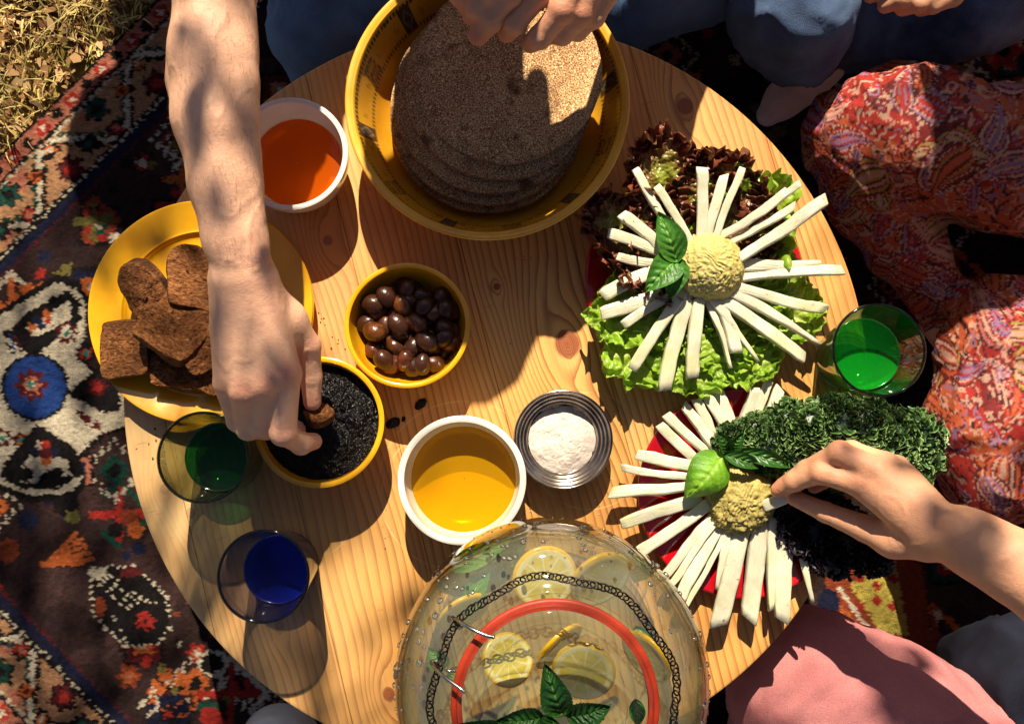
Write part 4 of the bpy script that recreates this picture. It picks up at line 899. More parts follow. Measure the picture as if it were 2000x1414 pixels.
# ---- curly kale
M_KALE = m_leaf('kale', [(0.0, srgb(26, 50, 22)), (0.40, srgb(48, 84, 36)), (0.75, srgb(96, 130, 66)), (1.0, srgb(178, 198, 132))], srgb(120, 150, 84), .4, 300, .3, .12)
M_SHADE_KALE = m_leaf('purple_kale_shade_tinted', [(0.0, srgb(14, 14, 14)), (0.7, srgb(24, 20, 24)), (1.0, srgb(60, 36, 56))], srgb(60, 30, 50), .4, 300, .3, .05)  # purple kale with the shade under the hand put into its near-black colour
def kale(pts, n_frill, mat_, seed, lab, size=.0055, spread=1.0):
    """crisped leaf: a mass of tightly curled frill ribbons over a lumpy leaf blade"""
    rg = np.random.default_rng(seed); Vs, Fs, Es = [], [], []; base = 0
    cs = [(U(x, y, z), r * pm(z)) for x, y, z, r in pts]; wts = np.array([c[1] ** 2 for c in cs]); wts /= wts.sum()
    k_ = 17
    for _ in range(n_frill):
        ci = rg.choice(len(cs), p=wts); c, r = cs[ci]
        d = rg.normal(size=3); d[2] = abs(d[2]) * .8 - .1; d /= np.linalg.norm(d)
        lump = vnoise((np.array(c) + d * r)[None] * 1.0, 70, seed, 2)[0]; rr = r * (.95 + .22 * lump + .05 * rg.normal())
        p0 = np.array(c) + d * rr * np.array([1, 1, .62])
        ax = rg.normal(size=3); ax -= d * (ax @ d) * .8; ax /= np.linalg.norm(ax)
        sd = np.cross(d, ax); sd /= np.linalg.norm(sd)
        L_ = size * rg.uniform(1.8, 3.2); Wd = size * rg.uniform(.55, .9); ph = rg.uniform(0, 6.28); fr = rg.uniform(.8, 1.4)
        s = np.linspace(-.5, .5, k_); row = []
        for e in (0, .55, .86, 1.0):
            am = Wd * 1.25 * e
            row.append(p0 + np.outer(s * L_, ax) + np.outer(am * np.sin(s * fr * 6.28 * 2 + ph), sd) + np.outer(Wd * e + .35 * am * np.cos(s * fr * 6.28 * 3 + ph), d))
        Vs.append(np.concatenate(row)); Fs.append(grid_faces(4, k_) + base); base += 4 * k_; Es += [np.concatenate([np.full(k_, .05), np.full(k_, .35), np.full(k_, .6), np.full(k_, 1.05)])]
    V = np.concatenate(Vs); F = np.concatenate(Fs)
    o = link('kale_leaf', new_mesh('kale', V, F, cols={'edge': np.concatenate(Es), 'rib': np.zeros(len(V))}), mat_); tag(o, lab, 'kale', 'kale on the red plate')
    # blade under the frills
    for (c, r) in cs:
        Vb, Fb = sphere(22, 14); Vb = Vb * (1 + .12 * vnoise(Vb, 3, seed, 2))[:, None] * np.array([r * .93, r * .93, r * .56])
        Vw = Vb + np.array(c) - 0
        b = link('leaf_blade', new_mesh('leaf_blade', Vw, Fb, cols={'edge': np.zeros(len(Vw)), 'rib': np.zeros(len(Vw))}), mat_, o)
    return o
kale([(1500, 868, .034, 60), (1545, 838, .040, 50), (1585, 850, .044, 60), (1640, 832, .050, 58), (1690, 842, .050, 58), (1740, 862, .050, 56), (1790, 850, .048, 44), (1802, 890, .046, 34), (1650, 890, .046, 62), (1720, 905, .046, 58), (1775, 922, .042, 40), (1560, 895, .040, 50), (1470, 880, .034, 36)], 2100, M_KALE, 3, 'large dark green curly kale leaf lying behind the reaching hand')
kale([(1425, 858, .040, 30), (1450, 850, .042, 26), (1475, 845, .042, 30)], 300, M_KALE, 6, 'small tuft of green kale at the herb sprig', .004)
kale([(1560, 985, .030, 46), (1600, 1020, .030, 56), (1650, 1050, .030, 52), (1570, 1040, .028, 48), (1700, 1075, .030, 40), (1620, 1075, .028, 44)], 900, M_SHADE_KALE, 9, 'purple kale leaf coloured nearly black for the shade under the reaching hand')
# ------------------------------------------------------------------ the big swing-top jar of lemon water
jz, jb = .262, .165
jc = U(1075, 1322, jb); jr = 294 * pm(jb); gr = 199 * pm(jz)
jar = empty('drink_jar', (jc.x, jc.y, .0006)); tag(jar, 'big round glass jar of lemon and mint water with red seal and chain', 'jar')
M_JAR = m_glass('jar_glass', (.985, .985, .975, 1), (.36, .35, .25, 1), 2.8, 1.5, .03)
M_LID = m_glass('lid_glass', (.98, .98, .96, 1), (.72, .72, .62, 1), 3.0, 1.5, .03)
out_p = [(.001, .001), (jr * .78, .001), (jr * .84, .006), (jr * .95, .05), (jr, .11), (jr, jb), (jr * .985, .195), (jr * .93, .222), (jr * .80, .242), (gr + .012, .250), (gr + .004, .252), (gr + .003, .256)]
in_p = [(r_ - .0035, z + .0030) for r_, z in out_p[::-1][2:-3]] + [(jr * .76, .012), (.001, .011)]
prof = np.vstack([curve_prof(out_p, 6), curve_prof(in_p, 6)])
V, F = lathe(prof, 128, .0012); link('body', new_mesh('jar_body', V, F), M_JAR, jar)
V, F = lathe(curve_prof([(gr - .0085, .2565), (gr - .001, .2562), (gr, .259), (gr - .001, .2622), (gr - .0085, .2625)], 4), 128)
link('rubber_seal', new_mesh('rubber_seal', V, F), m_simple('red_rubber', srgb(176, 48, 14), .5, noise_amt=.12, nscale=60, bump_s=.2), jar)
lidp = [(gr - .004, .2628), (gr - .006, .270), (gr - .012, .273), (gr - .017, .270), (gr - .019, .265), (gr - .023, .262), (gr - .026, .2625), (gr - .030, .258), (.001, .2575), (.001, .254), (gr - .031, .2545), (gr - .014, .256)]
V, F = lathe(curve_prof(lidp, 4), 128); link('lid', new_mesh('lid', V, F), M_LID, jar)
# water
wl = .196; M_WAT = m_liquid('lemon_water', (.955, .97, .93, 1), srgb(186, 192, 160), .14)
V, F = disc_mesh(jr * .985 - .006, 30, 110, lambda V: np.zeros(len(V)))
V, F = lathe([(.001, .014), (jr * .74, .015), (jr * .93, .055), (jr - .0065, .112), (jr - .0065, jb), (jr * .985 - .006, wl), (jr * .6, wl - .001), (.001, wl - .001)], 100)
wat = link('lemon_water', new_mesh('lemon_water', V, F), M_WAT, loc=jar.location); tag(wat, 'cloudy pale lemon water inside the big jar', 'water')
# metal: chain round the neck and wire clips
M_WIRE = m_simple('steel_wire', srgb(176, 172, 166), .22, metallic=1.0, noise_amt=.15, bump_s=.1)
M_CHAIN = m_simple('dark_chain', srgb(52, 44, 44), .38, metallic=.85, noise_amt=.25, bump_s=.2)
al = np.linspace(0, 2 * np.pi, 18, endpoint=False)
V, F = tube(np.stack([.0040 * np.cos(al) * 1.25, .0030 * np.sin(al), np.zeros(18)], 1), .00075, 6, closed=True); chain_me = new_mesh('chain_link', V, F); chain_me.materials.append(M_CHAIN)
rc = gr + .0155; nl = 78
rs = random.Random(3)
for k in range(nl):
    a = R(-38) + k / nl * R(262)
    zc = .2475 + .0008 * math.sin(k * 1.7); rk = rc + .002 * math.sin(k * .5)
    o = link('chain_link', chain_me, None, jar, loc=(rk * math.cos(a), rk * math.sin(a), zc + .0022), rot=(R(28 if k % 2 else -24), 0, a + math.pi / 2 + rs.uniform(-.15, .15)))
def wire(pts, r=.0014):
    P_ = [Vector(U(*p)) - Vector(jar.location) for p in pts]
    C_ = curve_prof(np.array([tuple(p) for p in P_]), 8)
    V, F = tube(C_, r, 8); link('wire_clip', new_mesh('wire_clip', V, F), M_WIRE, jar)
wire([(966, 1244, .2775), (948, 1240, .276), (915, 1225, .272), (893, 1210, .262), (884, 1205, .252), (892, 1216, .246), (905, 1224, .2475)], .0016)
wire([(908, 1352, .2775), (896, 1342, .276), (868, 1322, .270), (848, 1302, .258), (843, 1292, .250), (852, 1296, .247), (862, 1312, .248)], .0016)
wire([(862, 1290, .250), (872, 1308, .262), (890, 1310, .262)], .0012)
# droplets of condensation on the shoulder and lid
rg = np.random.default_rng(14); Vs, Fs, base = [], [], 0
sv, sf = sphere(12, 8)
prof_o = curve_prof(out_p, 10)
for k in range(430):
    big = k < 130
    zi = rg.uniform(.10, .246) if not big else rg.uniform(.17, .244)
    i = np.argmin(np.abs(prof_o[:, 1] - zi) + (prof_o[:, 0] < gr) * 9); a = rg.uniform(R(-60), R(240)); r_ = prof_o[i, 0]
    s = rg.uniform(.0015, .0030) if big else rg.uniform(.0005, .0012)
    t_ = prof_o[min(i + 1, len(prof_o) - 1)] - prof_o[i - 1]; nrm = np.array([t_[1], -t_[0]]); nrm /= np.linalg.norm(nrm) + 1e-9
    if nrm[1] < 0 and zi > .2: nrm = -nrm
    v = sv * s
    n3 = np.array([nrm[0] * math.cos(a), nrm[0] * math.sin(a), nrm[1]])
    v = v - np.outer(v @ n3, n3) * .45
    Vs.append(v + np.array([r_ * math.cos(a), r_ * math.sin(a), prof_o[i, 1]]) + n3 * s * .2); Fs.append(sf + base); base += len(sv)
m, N, out = material('droplet')
g_ = N('BsdfGlossy', {'Color': (1, 1, 1, 1), 'Roughness': .12}); t_ = N('BsdfTransparent', {'Color': (.97, .97, .97, 1)})
fr = N('Fresnel', {'IOR': 1.9}); rfr = N('BsdfRefraction', {'IOR': 1.33, 'Roughness': 0.0, 'Color': (1, 1, 1, 1)})
mx = N('MixShader', {0: .7, 1: t_.outputs[0], 2: rfr.outputs[0]})
M_DROP = out(N('MixShader', {0: fr.outputs[0], 1: mx.outputs[0], 2: g_.outputs[0]}).outputs[0])
tag(link('droplets', new_mesh('droplets', np.concatenate(Vs), np.concatenate(Fs)), M_DROP, jar), kind='stuff')
# lemon slices
def m_lemon():
    m, N, out = material('lemon_slice'); co = obj_co(N)
    r = N('Attribute', attribute_name='rad').outputs['Fac']
    s = N('Attribute', attribute_name='spoke').outputs['Fac']
    c = ramp(N, r, [(0.0, srgb(232, 222, 150)), (0.12, srgb(226, 208, 96)), (0.72, srgb(224, 200, 80)), (0.78, srgb(238, 230, 186)), (0.90, srgb(236, 222, 140)), (0.94, srgb(226, 178, 20))])
    c = mixc(N, s, c, srgb(242, 236, 196))
    c = mixc(N, .3, c, ramp(N, noise(N, co, 240, 3), [(0.3, (.6, .6, .5, 1)), (0.7, (1.15, 1.15, 1.1, 1))]), 'MULTIPLY')
    p = N('BsdfPrincipled', {'Base Color': c, 'Roughness': .25, 'Subsurface Weight': .2, 'Subsurface Radius': (.01, .008, .002), 'Subsurface Scale': .5})
    t = N('BsdfTranslucent', {'Color': c})
    return out(N('MixShader', {0: .25, 1: p.outputs[0], 2: t.outputs[0]}).outputs[0])
M_LEM = m_lemon()
lp = curve_prof([(.0005, -.0025), (.026, -.0025), (.029, -.001), (.029, .001), (.026, .0025), (.02, .0022), (.01, .0022), (.0005, .0022)], 5)
V, F = lathe(lp, 72); rad = np.hypot(V[:, 0], V[:, 1]) / .029; an = np.arctan2(V[:, 1], V[:, 0]); spk = ((np.abs(np.mod(an / (2 * np.pi / 9), 1) - .5) > .44) & (rad < .78)).astype(float)
lem_me = new_mesh('lemon', V, F, cols={'rad': rad, 'spoke': spk}); lem_me.materials.append(M_LEM)
for px, py, z, rot, sc_l, lab in ((1064, 1128, .176, (18, 6, 20), 1.0, 'lemon slice floating at the far side of the jar'), (1172, 1132, .160, (38, -22, 60), 1.05, 'pale lemon slice tilted against the far glass'), (906, 1196, .172, (50, 30, 10), .85, 'lemon slice edge at the left of the jar beside the clip'), (1262, 1282, .180, (30, -52, 0), .9, 'lemon slice standing against the right of the jar'), (992, 1288, .182, (12, 22, 70), .8, 'lemon piece seen through the lid at the left'), (1092, 1262, .178, (64, 10, 40), .9, 'lemon slice on edge under the middle of the lid'), (1140, 1310, .184, (20, -10, 0), .95, 'lemon slice under the mint at the right of the lid')):
    o = link('lemon_slice', lem_me, None, loc=U(px, py, z), rot=[R(v) for v in rot], scale=sc_l); tag(o, lab, 'lemon slice', 'lemon slices in the jar')
M_MINT2 = m_leaf('mint_in_jar', [(0.0, srgb(86, 140, 40)), (0.6, srgb(64, 118, 30)), (1.0, srgb(70, 124, 36))], srgb(140, 176, 80), .4, 220, .4, .3)
GJ = 'mint in and on the jar'
for a, b, z, wp, lab in (((880, 1110), (1000, 1048), .178, 50, 'long mint leaf under the far glass of the jar'), ((905, 1200), (960, 1080), .170, 46, 'mint leaf leaning by the upper left of the jar'), ((872, 1305), (838, 1262), .184, 46, 'round dark mint leaf at the left of the jar'), ((900, 1300), (872, 1330), .184, 30, 'small mint leaf beside the lower clip'), ((1240, 1220), (1290, 1330), .150, 50, 'mint leaf deep at the right of the jar'), ((1240, 1362), (1244, 1414), .200, 34, 'narrow dark mint leaf at the right of the lid')):
    herb_leaf(a, b, z, z, wp, M_MINT2, lab, 'mint leaf', int(a[0]), .006, .06, group=GJ)
lt = .2775
M_MINT3 = m_leaf('fresh_mint', [(0.0, srgb(44, 92, 30)), (0.6, srgb(32, 78, 24)), (1.0, srgb(44, 92, 32))], srgb(96, 140, 70), .36, 240, .6, .15)
for a, b, z1, wp, lab in (((1096, 1392), (1062, 1288), .292, 66, 'upright dark mint leaf standing on the jar lid'), ((1110, 1396), (1194, 1372), .290, 62, 'mint leaf spreading to the right on the jar lid'), ((1060, 1398), (966, 1402), .288, 60, 'broad mint leaf spreading to the left on the jar lid'), ((985, 1412), (880, 1412), .284, 40, 'mint leaf at the lower left end of the sprig'), ((1080, 1404), (1050, 1450), .290, 60, 'mint leaf hanging towards the near edge of the lid')):
    herb_leaf(a, b, lt + .006, z1, wp, M_MINT3, lab, 'mint leaf', int(b[0]), .010, .09, .008, group=GJ, blist=.0022)
V, F = tube([U(900, 1425, lt + .002), U(1000, 1408, lt + .006), U(1096, 1394, lt + .008), U(1180, 1402, lt + .004)], .0016, 8)
tag(link('mint_stem', new_mesh('mint_stem', V, F), m_simple('mint_stem', srgb(96, 80, 58), .5)), 'thin brown mint stem lying across the jar lid', 'stem', GJ)
# ------------------------------------------------------------------ people: one continuous surface from blended limbs
def sdf_mesh(prims, h, pad=.02):
    """prims: (a, b, ra, rb, k) rounded cones blended with radius k; returns verts, quads"""
    A = np.array([[*p[0]] for p in prims]); B = np.array([[*p[1]] for p in prims]); rm = np.array([max(p[2], p[3]) for p in prims])
    lo = np.minimum((A - rm[:, None]).min(0), (B - rm[:, None]).min(0)) - pad; hi = np.maximum((A + rm[:, None]).max(0), (B + rm[:, None]).max(0)) + pad
    dim = np.ceil((hi - lo) / h).astype(int) + 1
    Fd = np.full(dim, 1.0, np.float32)
    ax = [lo[i] + h * np.arange(dim[i]) for i in range(3)]
    for a, b, ra, rb, k in prims:
        a, b = np.array([*a]), np.array([*b]); m_ = max(ra, rb) + k + 2 * h
        i0 = np.maximum(((np.minimum(a, b) - m_ - lo) / h).astype(int), 0); i1 = np.minimum(((np.maximum(a, b) + m_ - lo) / h).astype(int) + 2, dim)
        x, y, z = (ax[i][i0[i]:i1[i]] for i in range(3))
        d = b - a; dd = d @ d + 1e-12
        px, py, pz = x[:, None, None] - a[0], y[None, :, None] - a[1], z[None, None, :] - a[2]
        t = np.clip((px * d[0] + py * d[1] + pz * d[2]) / dd, 0, 1)
        dist = np.sqrt((px - t * d[0]) ** 2 + (py - t * d[1]) ** 2 + (pz - t * d[2]) ** 2) - (ra + (rb - ra) * t)
        sub = Fd[i0[0]:i1[0], i0[1]:i1[1], i0[2]:i1[2]]
        hh = np.clip(.5 + .5 * (sub - dist) / k, 0, 1)
        sub[...] = sub + (dist - sub) * hh - k * hh * (1 - hh)
    ins = Fd < 0
    c = [slice(0, -1), slice(1, None)]
    cnt = sum(ins[c[i], c[j], c[k]].astype(np.int8) for i in (0, 1) for j in (0, 1) for k in (0, 1))
    cells = np.argwhere((cnt > 0) & (cnt < 8)); idx = -np.ones(cnt.shape, np.int64); idx[tuple(cells.T)] = np.arange(len(cells))
    acc = np.zeros((len(cells), 3)); num = np.zeros(len(cells))
    offs = [(i, j, k) for i in (0, 1) for j in (0, 1) for k in (0, 1)]
    for o in offs:
        for axis in range(3):
            if o[axis]: continue
            o2 = list(o); o2[axis] = 1
            f0 = Fd[cells[:, 0] + o[0], cells[:, 1] + o[1], cells[:, 2] + o[2]]; f1 = Fd[cells[:, 0] + o2[0], cells[:, 1] + o2[1], cells[:, 2] + o2[2]]
            mk = (f0 < 0) != (f1 < 0); t = np.where(mk, f0 / np.where(mk, f0 - f1, 1), 0)
            p = np.repeat(np.array(o, float)[None], len(cells), 0); p[:, axis] = t
            acc[mk] += p[mk]; num[mk] += 1
    V = lo + h * (cells + acc / num[:, None])
    Q = []
    for axis in range(3):
        b_, c_ = (axis + 1) % 3, (axis + 2) % 3
        s0 = [slice(None)] * 3; s1 = [slice(None)] * 3; s0[axis] = slice(0, -1); s1[axis] = slice(1, None)
        ch = ins[tuple(s0)] != ins[tuple(s1)]; e = np.argwhere(ch)
        e = e[(e[:, b_] > 0) & (e[:, c_] > 0)]
        e = e[(e[:, b_] < dim[b_] - 1) & (e[:, c_] < dim[c_] - 1)]
        def at_(db, dc): q = e.copy(); q[:, b_] += db; q[:, c_] += dc; return idx[tuple(q.T)]
        quad = np.stack([at_(-1, -1), at_(0, -1), at_(0, 0), at_(-1, 0)], 1)
        flip = ~ins[tuple(e.T)]; quad[flip] = quad[flip][:, ::-1]; Q.append(quad)
    return V, np.concatenate(Q)
def chain(pts, rads, k=.010):
    return [(pts[i], pts[i + 1], rads[i], rads[i + 1], k) for i in range(len(pts) - 1)]
def join(parts):
    V, F, o = [], [], 0
    for v, f in parts: V.append(v); F.append(f + o); o += len(v)
    return np.concatenate(V), np.concatenate(F)
def m_skin(name, base, red):
    m, N, out = material(name); co = obj_co(N)
    t = N('Attribute', attribute_name='flush').outputs['Fac']
    n = noise(N, co, 45, 4); c = ramp(N, n, [(0.3, tuple(x * .88 for x in base[:3]) + (1,)), (0.7, base)])
    c = mixc(N, math_(N, 'MULTIPLY', t, .55, clamp=True), c, red)
    c = mixc(N, ramp(N, noise(N, co, 420, 2, .7), [(0.66, (0, 0, 0, 1)), (0.74, (.35, .35, .35, 1))]), c, tuple(x * .55 for x in red[:3]) + (1,))
    p = N('BsdfPrincipled', {'Base Color': c, 'Roughness': .50, 'Specular IOR Level': .38, 'Subsurface Weight': .22, 'Subsurface Radius': (.010, .004, .002), 'Subsurface Scale': .5})
    f1 = noise(N, co, 1100, 3); f2 = noise(N, co, 190, 4)
    hr = noise(N, N('Mapping', {'Vector': co, 'Scale': (9.0, 1.6, 5.0), 'Rotation': (0, 0, .12)}).outputs[0], 150, 3)
    p.id_data.links.new(bump(N, math_(N, 'ADD', math_(N, 'MULTIPLY', f1, .5), math_(N, 'ADD', math_(N, 'MULTIPLY', f2, .8), math_(N, 'ADD', math_(N, 'MULTIPLY', hr, .25), math_(N, 'MULTIPLY', t, math_(N, 'MULTIPLY', noise(N, co, 330, 4, .7), 1.6))))), .5, .0014), p.inputs['Normal'])
    return out(p.outputs[0])
def flush(V, pts):
    t = np.zeros(len(V))
    for p, s, a in pts: t = np.maximum(t, a * np.exp(-((V - np.array([*p])) ** 2).sum(1) / s ** 2))
    return t
def hand(wr, wr_r, mcp, fingers, thumb, k=.009, palm_r=.0125):
    """wr: (radial, ulnar) wrist points; mcp: four knuckles; fingers: joint lists after the knuckle with radii; thumb: joints with radii"""
    pr = []
    for i, (q, r_) in enumerate(mcp):
        a = wr[0].lerp(wr[1], i / 3); pr.append((a, q, wr_r * .80, r_, .011)); up_ = Vector((0, 0, 1)) * 1.0; pr.append((a.lerp(q, .35) + up_ * (wr_r * .80 * .65 + r_ * .35 - .0055), q + up_ * (r_ - .0056), .0048, .0066, .005))
    for i in range(3):
        (q0, r0), (q1, r1) = mcp[i], mcp[i + 1]; a0, a1 = wr[0].lerp(wr[1], i / 3), wr[0].lerp(wr[1], (i + 1) / 3)
        m0, m1 = a0.lerp(q0, .6), a1.lerp(q1, .6); pr.append((m0.lerp(m1, .5), a0.lerp(a1, .5), palm_r * .92, palm_r * .95, .012))
        pr.append((q0.lerp(q1, .5) + (a0 - q0).normalized() * .012, m0.lerp(m1, .5), palm_r * .80, palm_r * .92, .010))
    for (q, r_), f in zip(mcp, fingers):
        pts = [q] + [x[0] for x in f]; rr = [r_ * .98] + [x[1] for x in f]
        fp = chain(pts, rr, .0022); fp[0] = (*fp[0][:4], .0035); pr += fp
        for j in range(1, len(pts) - 1): pr.append((pts[j], pts[j], rr[j] * 1.07, rr[j] * 1.07, .003))
    pr += [(*c[:4], .010 if i < 2 else .0035) for i, c in enumerate(chain([t[0] for t in thumb], [t[1] for t in thumb]))]
    return pr
def cloth_wrinkle(V, F, amp, f, seed):
    """folds pushed out along the surface: soft hollows and sharper creases"""
    me = new_mesh('tmp', V, F); nr = np.zeros(len(V) * 3, np.float32); me.vertices.foreach_get('normal', nr); nr = nr.reshape(-1, 3); bpy.data.meshes.remove(me)
    w1 = vnoise(V, f * .6, seed, 2); q = V + .030 * np.stack([vnoise(V, f * .5, seed + 3, 2), vnoise(V, f * .5, seed + 4, 2), w1], 1)
    r1 = (1 - np.abs(vnoise(q * np.array([1.0, 1.0, .6]), f, seed + 7, 2))) ** 4; r2 = (1 - np.abs(vnoise(q, f * 1.9, seed + 9, 1))) ** 5
    return V + nr * (amp * (1.2 * w1 + 1.5 * r1 + .5 * r2 - .8))[:, None]
def veins(V, F, seed):
    me = new_mesh('tmp', V, F); nr = np.zeros(len(V) * 3, np.float32); me.vertices.foreach_get('normal', nr); nr = nr.reshape(-1, 3); bpy.data.meshes.remove(me)
    q = V * np.array([1.0, .45, .6]); r1 = (1 - np.abs(vnoise(q, 42, seed, 2))) ** 14; r2 = vnoise(V, 30, seed + 5, 2)
    return V + nr * (.0011 * r1 * np.clip(nr[:, 2], 0, 1) + .0006 * r2)[:, None]
def nail(tip, direc, up, w_, l_, parent, mat_):
    n = 9; s = np.linspace(-1, 1, n); X = Vector(direc).normalized(); Z = Vector(up); Z = (Z - X * Z.dot(X)).normalized(); Y = Z.cross(X); V = []
    for a in s:
        for b in s:
            sq = math.sqrt(max(0, 1 - .35 * b * b))
            p = Vector(tip) + X * (a * l_ / 2 * sq) + Y * (b * w_ / 2 * math.sqrt(max(.05, 1 - .25 * a * a))) + Z * (-.45 * w_ * b * b * .5)
            V.append(tuple(p))
    o = link('fingernail', new_mesh('fingernail', np.array(V), grid_faces(n, n)), mat_, parent); return o
M_NAIL = m_simple('nail', srgb(214, 150, 128), .25, noise_amt=.06)
M_EYE = m_simple('eye', srgb(40, 28, 22), .1, noise_amt=.05)
def head_prims(c, fwd, s=1.0):
    """cranium, jaw, nose, ears and neck; c: centre of the head, fwd: where the face looks"""
    c = Vector(c); f = Vector(fwd).normalized(); r = f.cross(Vector((0, 0, 1))).normalized(); u = r.cross(f)
    P_ = lambda a, b, d: c + f * a * s + r * b * s + u * d * s
    pr = [(P_(-.02, 0, .02), P_(.02, 0, .025), .078 * s, .074 * s, .02), (P_(.035, 0, -.03), P_(.05, 0, -.075), .055 * s, .036 * s, .03), (P_(.085, 0, .005), P_(.102, 0, -.022), .010 * s, .013 * s, .010), (P_(.075, -.032, .015), P_(.075, .032, .015), .016 * s, .016 * s, .012), (P_(.082, -.018, -.05), P_(.082, .018, -.05), .009 * s, .009 * s, .006)]
    for q in (-1, 1): pr.append((P_(-.005, q * .078, .01), P_(-.012, q * .082, -.025), .014 * s, .010 * s, .006))
    eyes = [P_(.088, q * .031, .002) for q in (-1, 1)]
    return pr, eyes
def hair_prims(c, fwd, s=1.0, long=0.0):
    c = Vector(c); f = Vector(fwd).normalized(); r = f.cross(Vector((0, 0, 1))).normalized(); u = r.cross(f); P_ = lambda a, b, d: c + f * a * s + r * b * s + u * d * s
    pr = [(P_(-.035, 0, .035), P_(.0, 0, .05), .082 * s, .074 * s, .02), (P_(-.05, 0, -.02), P_(-.04, 0, .04), .066 * s, .075 * s, .02), (P_(.045, -.02, .075), P_(.045, .02, .075), .030 * s, .030 * s, .02)]
    if long: pr += [(P_(-.06, q * .05, .0), P_(-.07, q * .06, -long), .05 * s, .035 * s, .03) for q in (-1, 1)]
    return pr
def m_hair(name, col): return m_simple(name, col, .55, noise_amt=.4, nscale=160, bump_s=.9, bscale=420, bdist=.004)
def person(base, label, prims_skin, skin_mat, cloth, flushpts=(), hd=None, hair_col=None, long=0.0, group='people round the table'):
    """prims_skin: list of (prims, cell); cloth: list of (name, prims, cell, material, wrinkle)"""
    root = empty('person', base); tag(root, label, 'person', group); off = np.array(base, float)
    ms = []; eyes = []
    if hd is not None:
        hp, eyes = head_prims(hd[0], hd[1], 1.05); c = Vector(hd[0]); hp.append((c + Vector((0, 0, -.04)), Vector(hd[2]), .055, .06, .03)); prims_skin = list(prims_skin) + [(hp, .005)]
    for pr, h_ in prims_skin:
        V, F = sdf_mesh(pr, h_); ms.append((veins(V, F, 61) if h_ < .003 else V, F))
    V, F = join(ms)
    body = link('body', new_mesh('body', V - off, F, cols={'flush': flush(V, flushpts)}), skin_mat, root)
    for e in eyes:
        sv_, sf_ = sphere(14, 9); link('eye', new_mesh('eye', sv_ * .012 + np.array(e) - off, sf_), M_EYE, body)
    if hd is not None:
        V, F = sdf_mesh(hair_prims(hd[0], hd[1], 1.06, long), .006); V = V + .004 * np.stack([vnoise(V, 60, q, 2) for q in range(3)], 1)
        link('hair', new_mesh('hair', V - off, F), hair_col, root)
    for nm, pr, h_, mt, wr_ in cloth:
        V, F = sdf_mesh(pr, h_)
        if wr_: V = cloth_wrinkle(V, F, wr_[0], wr_[1], wr_[2])
        link(nm, new_mesh(nm, V - off, F, cols={'print': paisley_print(V)} if mt is M_PAIS else None), mt, root)
    return root, body
# ---- cloth
def m_denim(name, a, b):
    m, N, out = material(name); co = obj_co(N)
    wv = noise(N, N('Mapping', {'Vector': co, 'Scale': (1, 1, 1), 'Rotation': (0, 0, .7)}).outputs[0], 900, 2)
    c = ramp(N, noise(N, co, 12, 4), [(0.3, a), (0.7, b)]); c = mixc(N, .5, c, ramp(N, wv, [(0.3, (.5, .5, .55, 1)), (0.7, (1.3, 1.3, 1.3, 1))]), 'MULTIPLY')
    p = N('BsdfPrincipled', {'Base Color': c, 'Roughness': .9, 'Specular IOR Level': .15})
    p.id_data.links.new(bump(N, math_(N, 'ADD', wv, math_(N, 'MULTIPLY', noise(N, co, 30, 3), 2.0)), .45, .002), p.inputs['Normal'])
    return out(p.outputs[0])
def m_paisley():
    m, N, out = material('paisley_cloth'); co = obj_co(N)
    c = N('Attribute', attribute_name='print').outputs['Color']
    c = mixc(N, .35, c, ramp(N, noise(N, co, 420, 2), [(0.3, (.45, .40, .40, 1)), (0.7, (1.4, 1.35, 1.3, 1))]), 'MULTIPLY')
    p = N('BsdfPrincipled', {'Base Color': c, 'Roughness': .75, 'Specular IOR Level': .22})
    p.id_data.links.new(bump(N, math_(N, 'ADD', noise(N, co, 1100, 2), math_(N, 'MULTIPLY', noise(N, co, 26, 3), 3.0)), .4, .002), p.inputs['Normal'])
    return out(p.outputs[0])
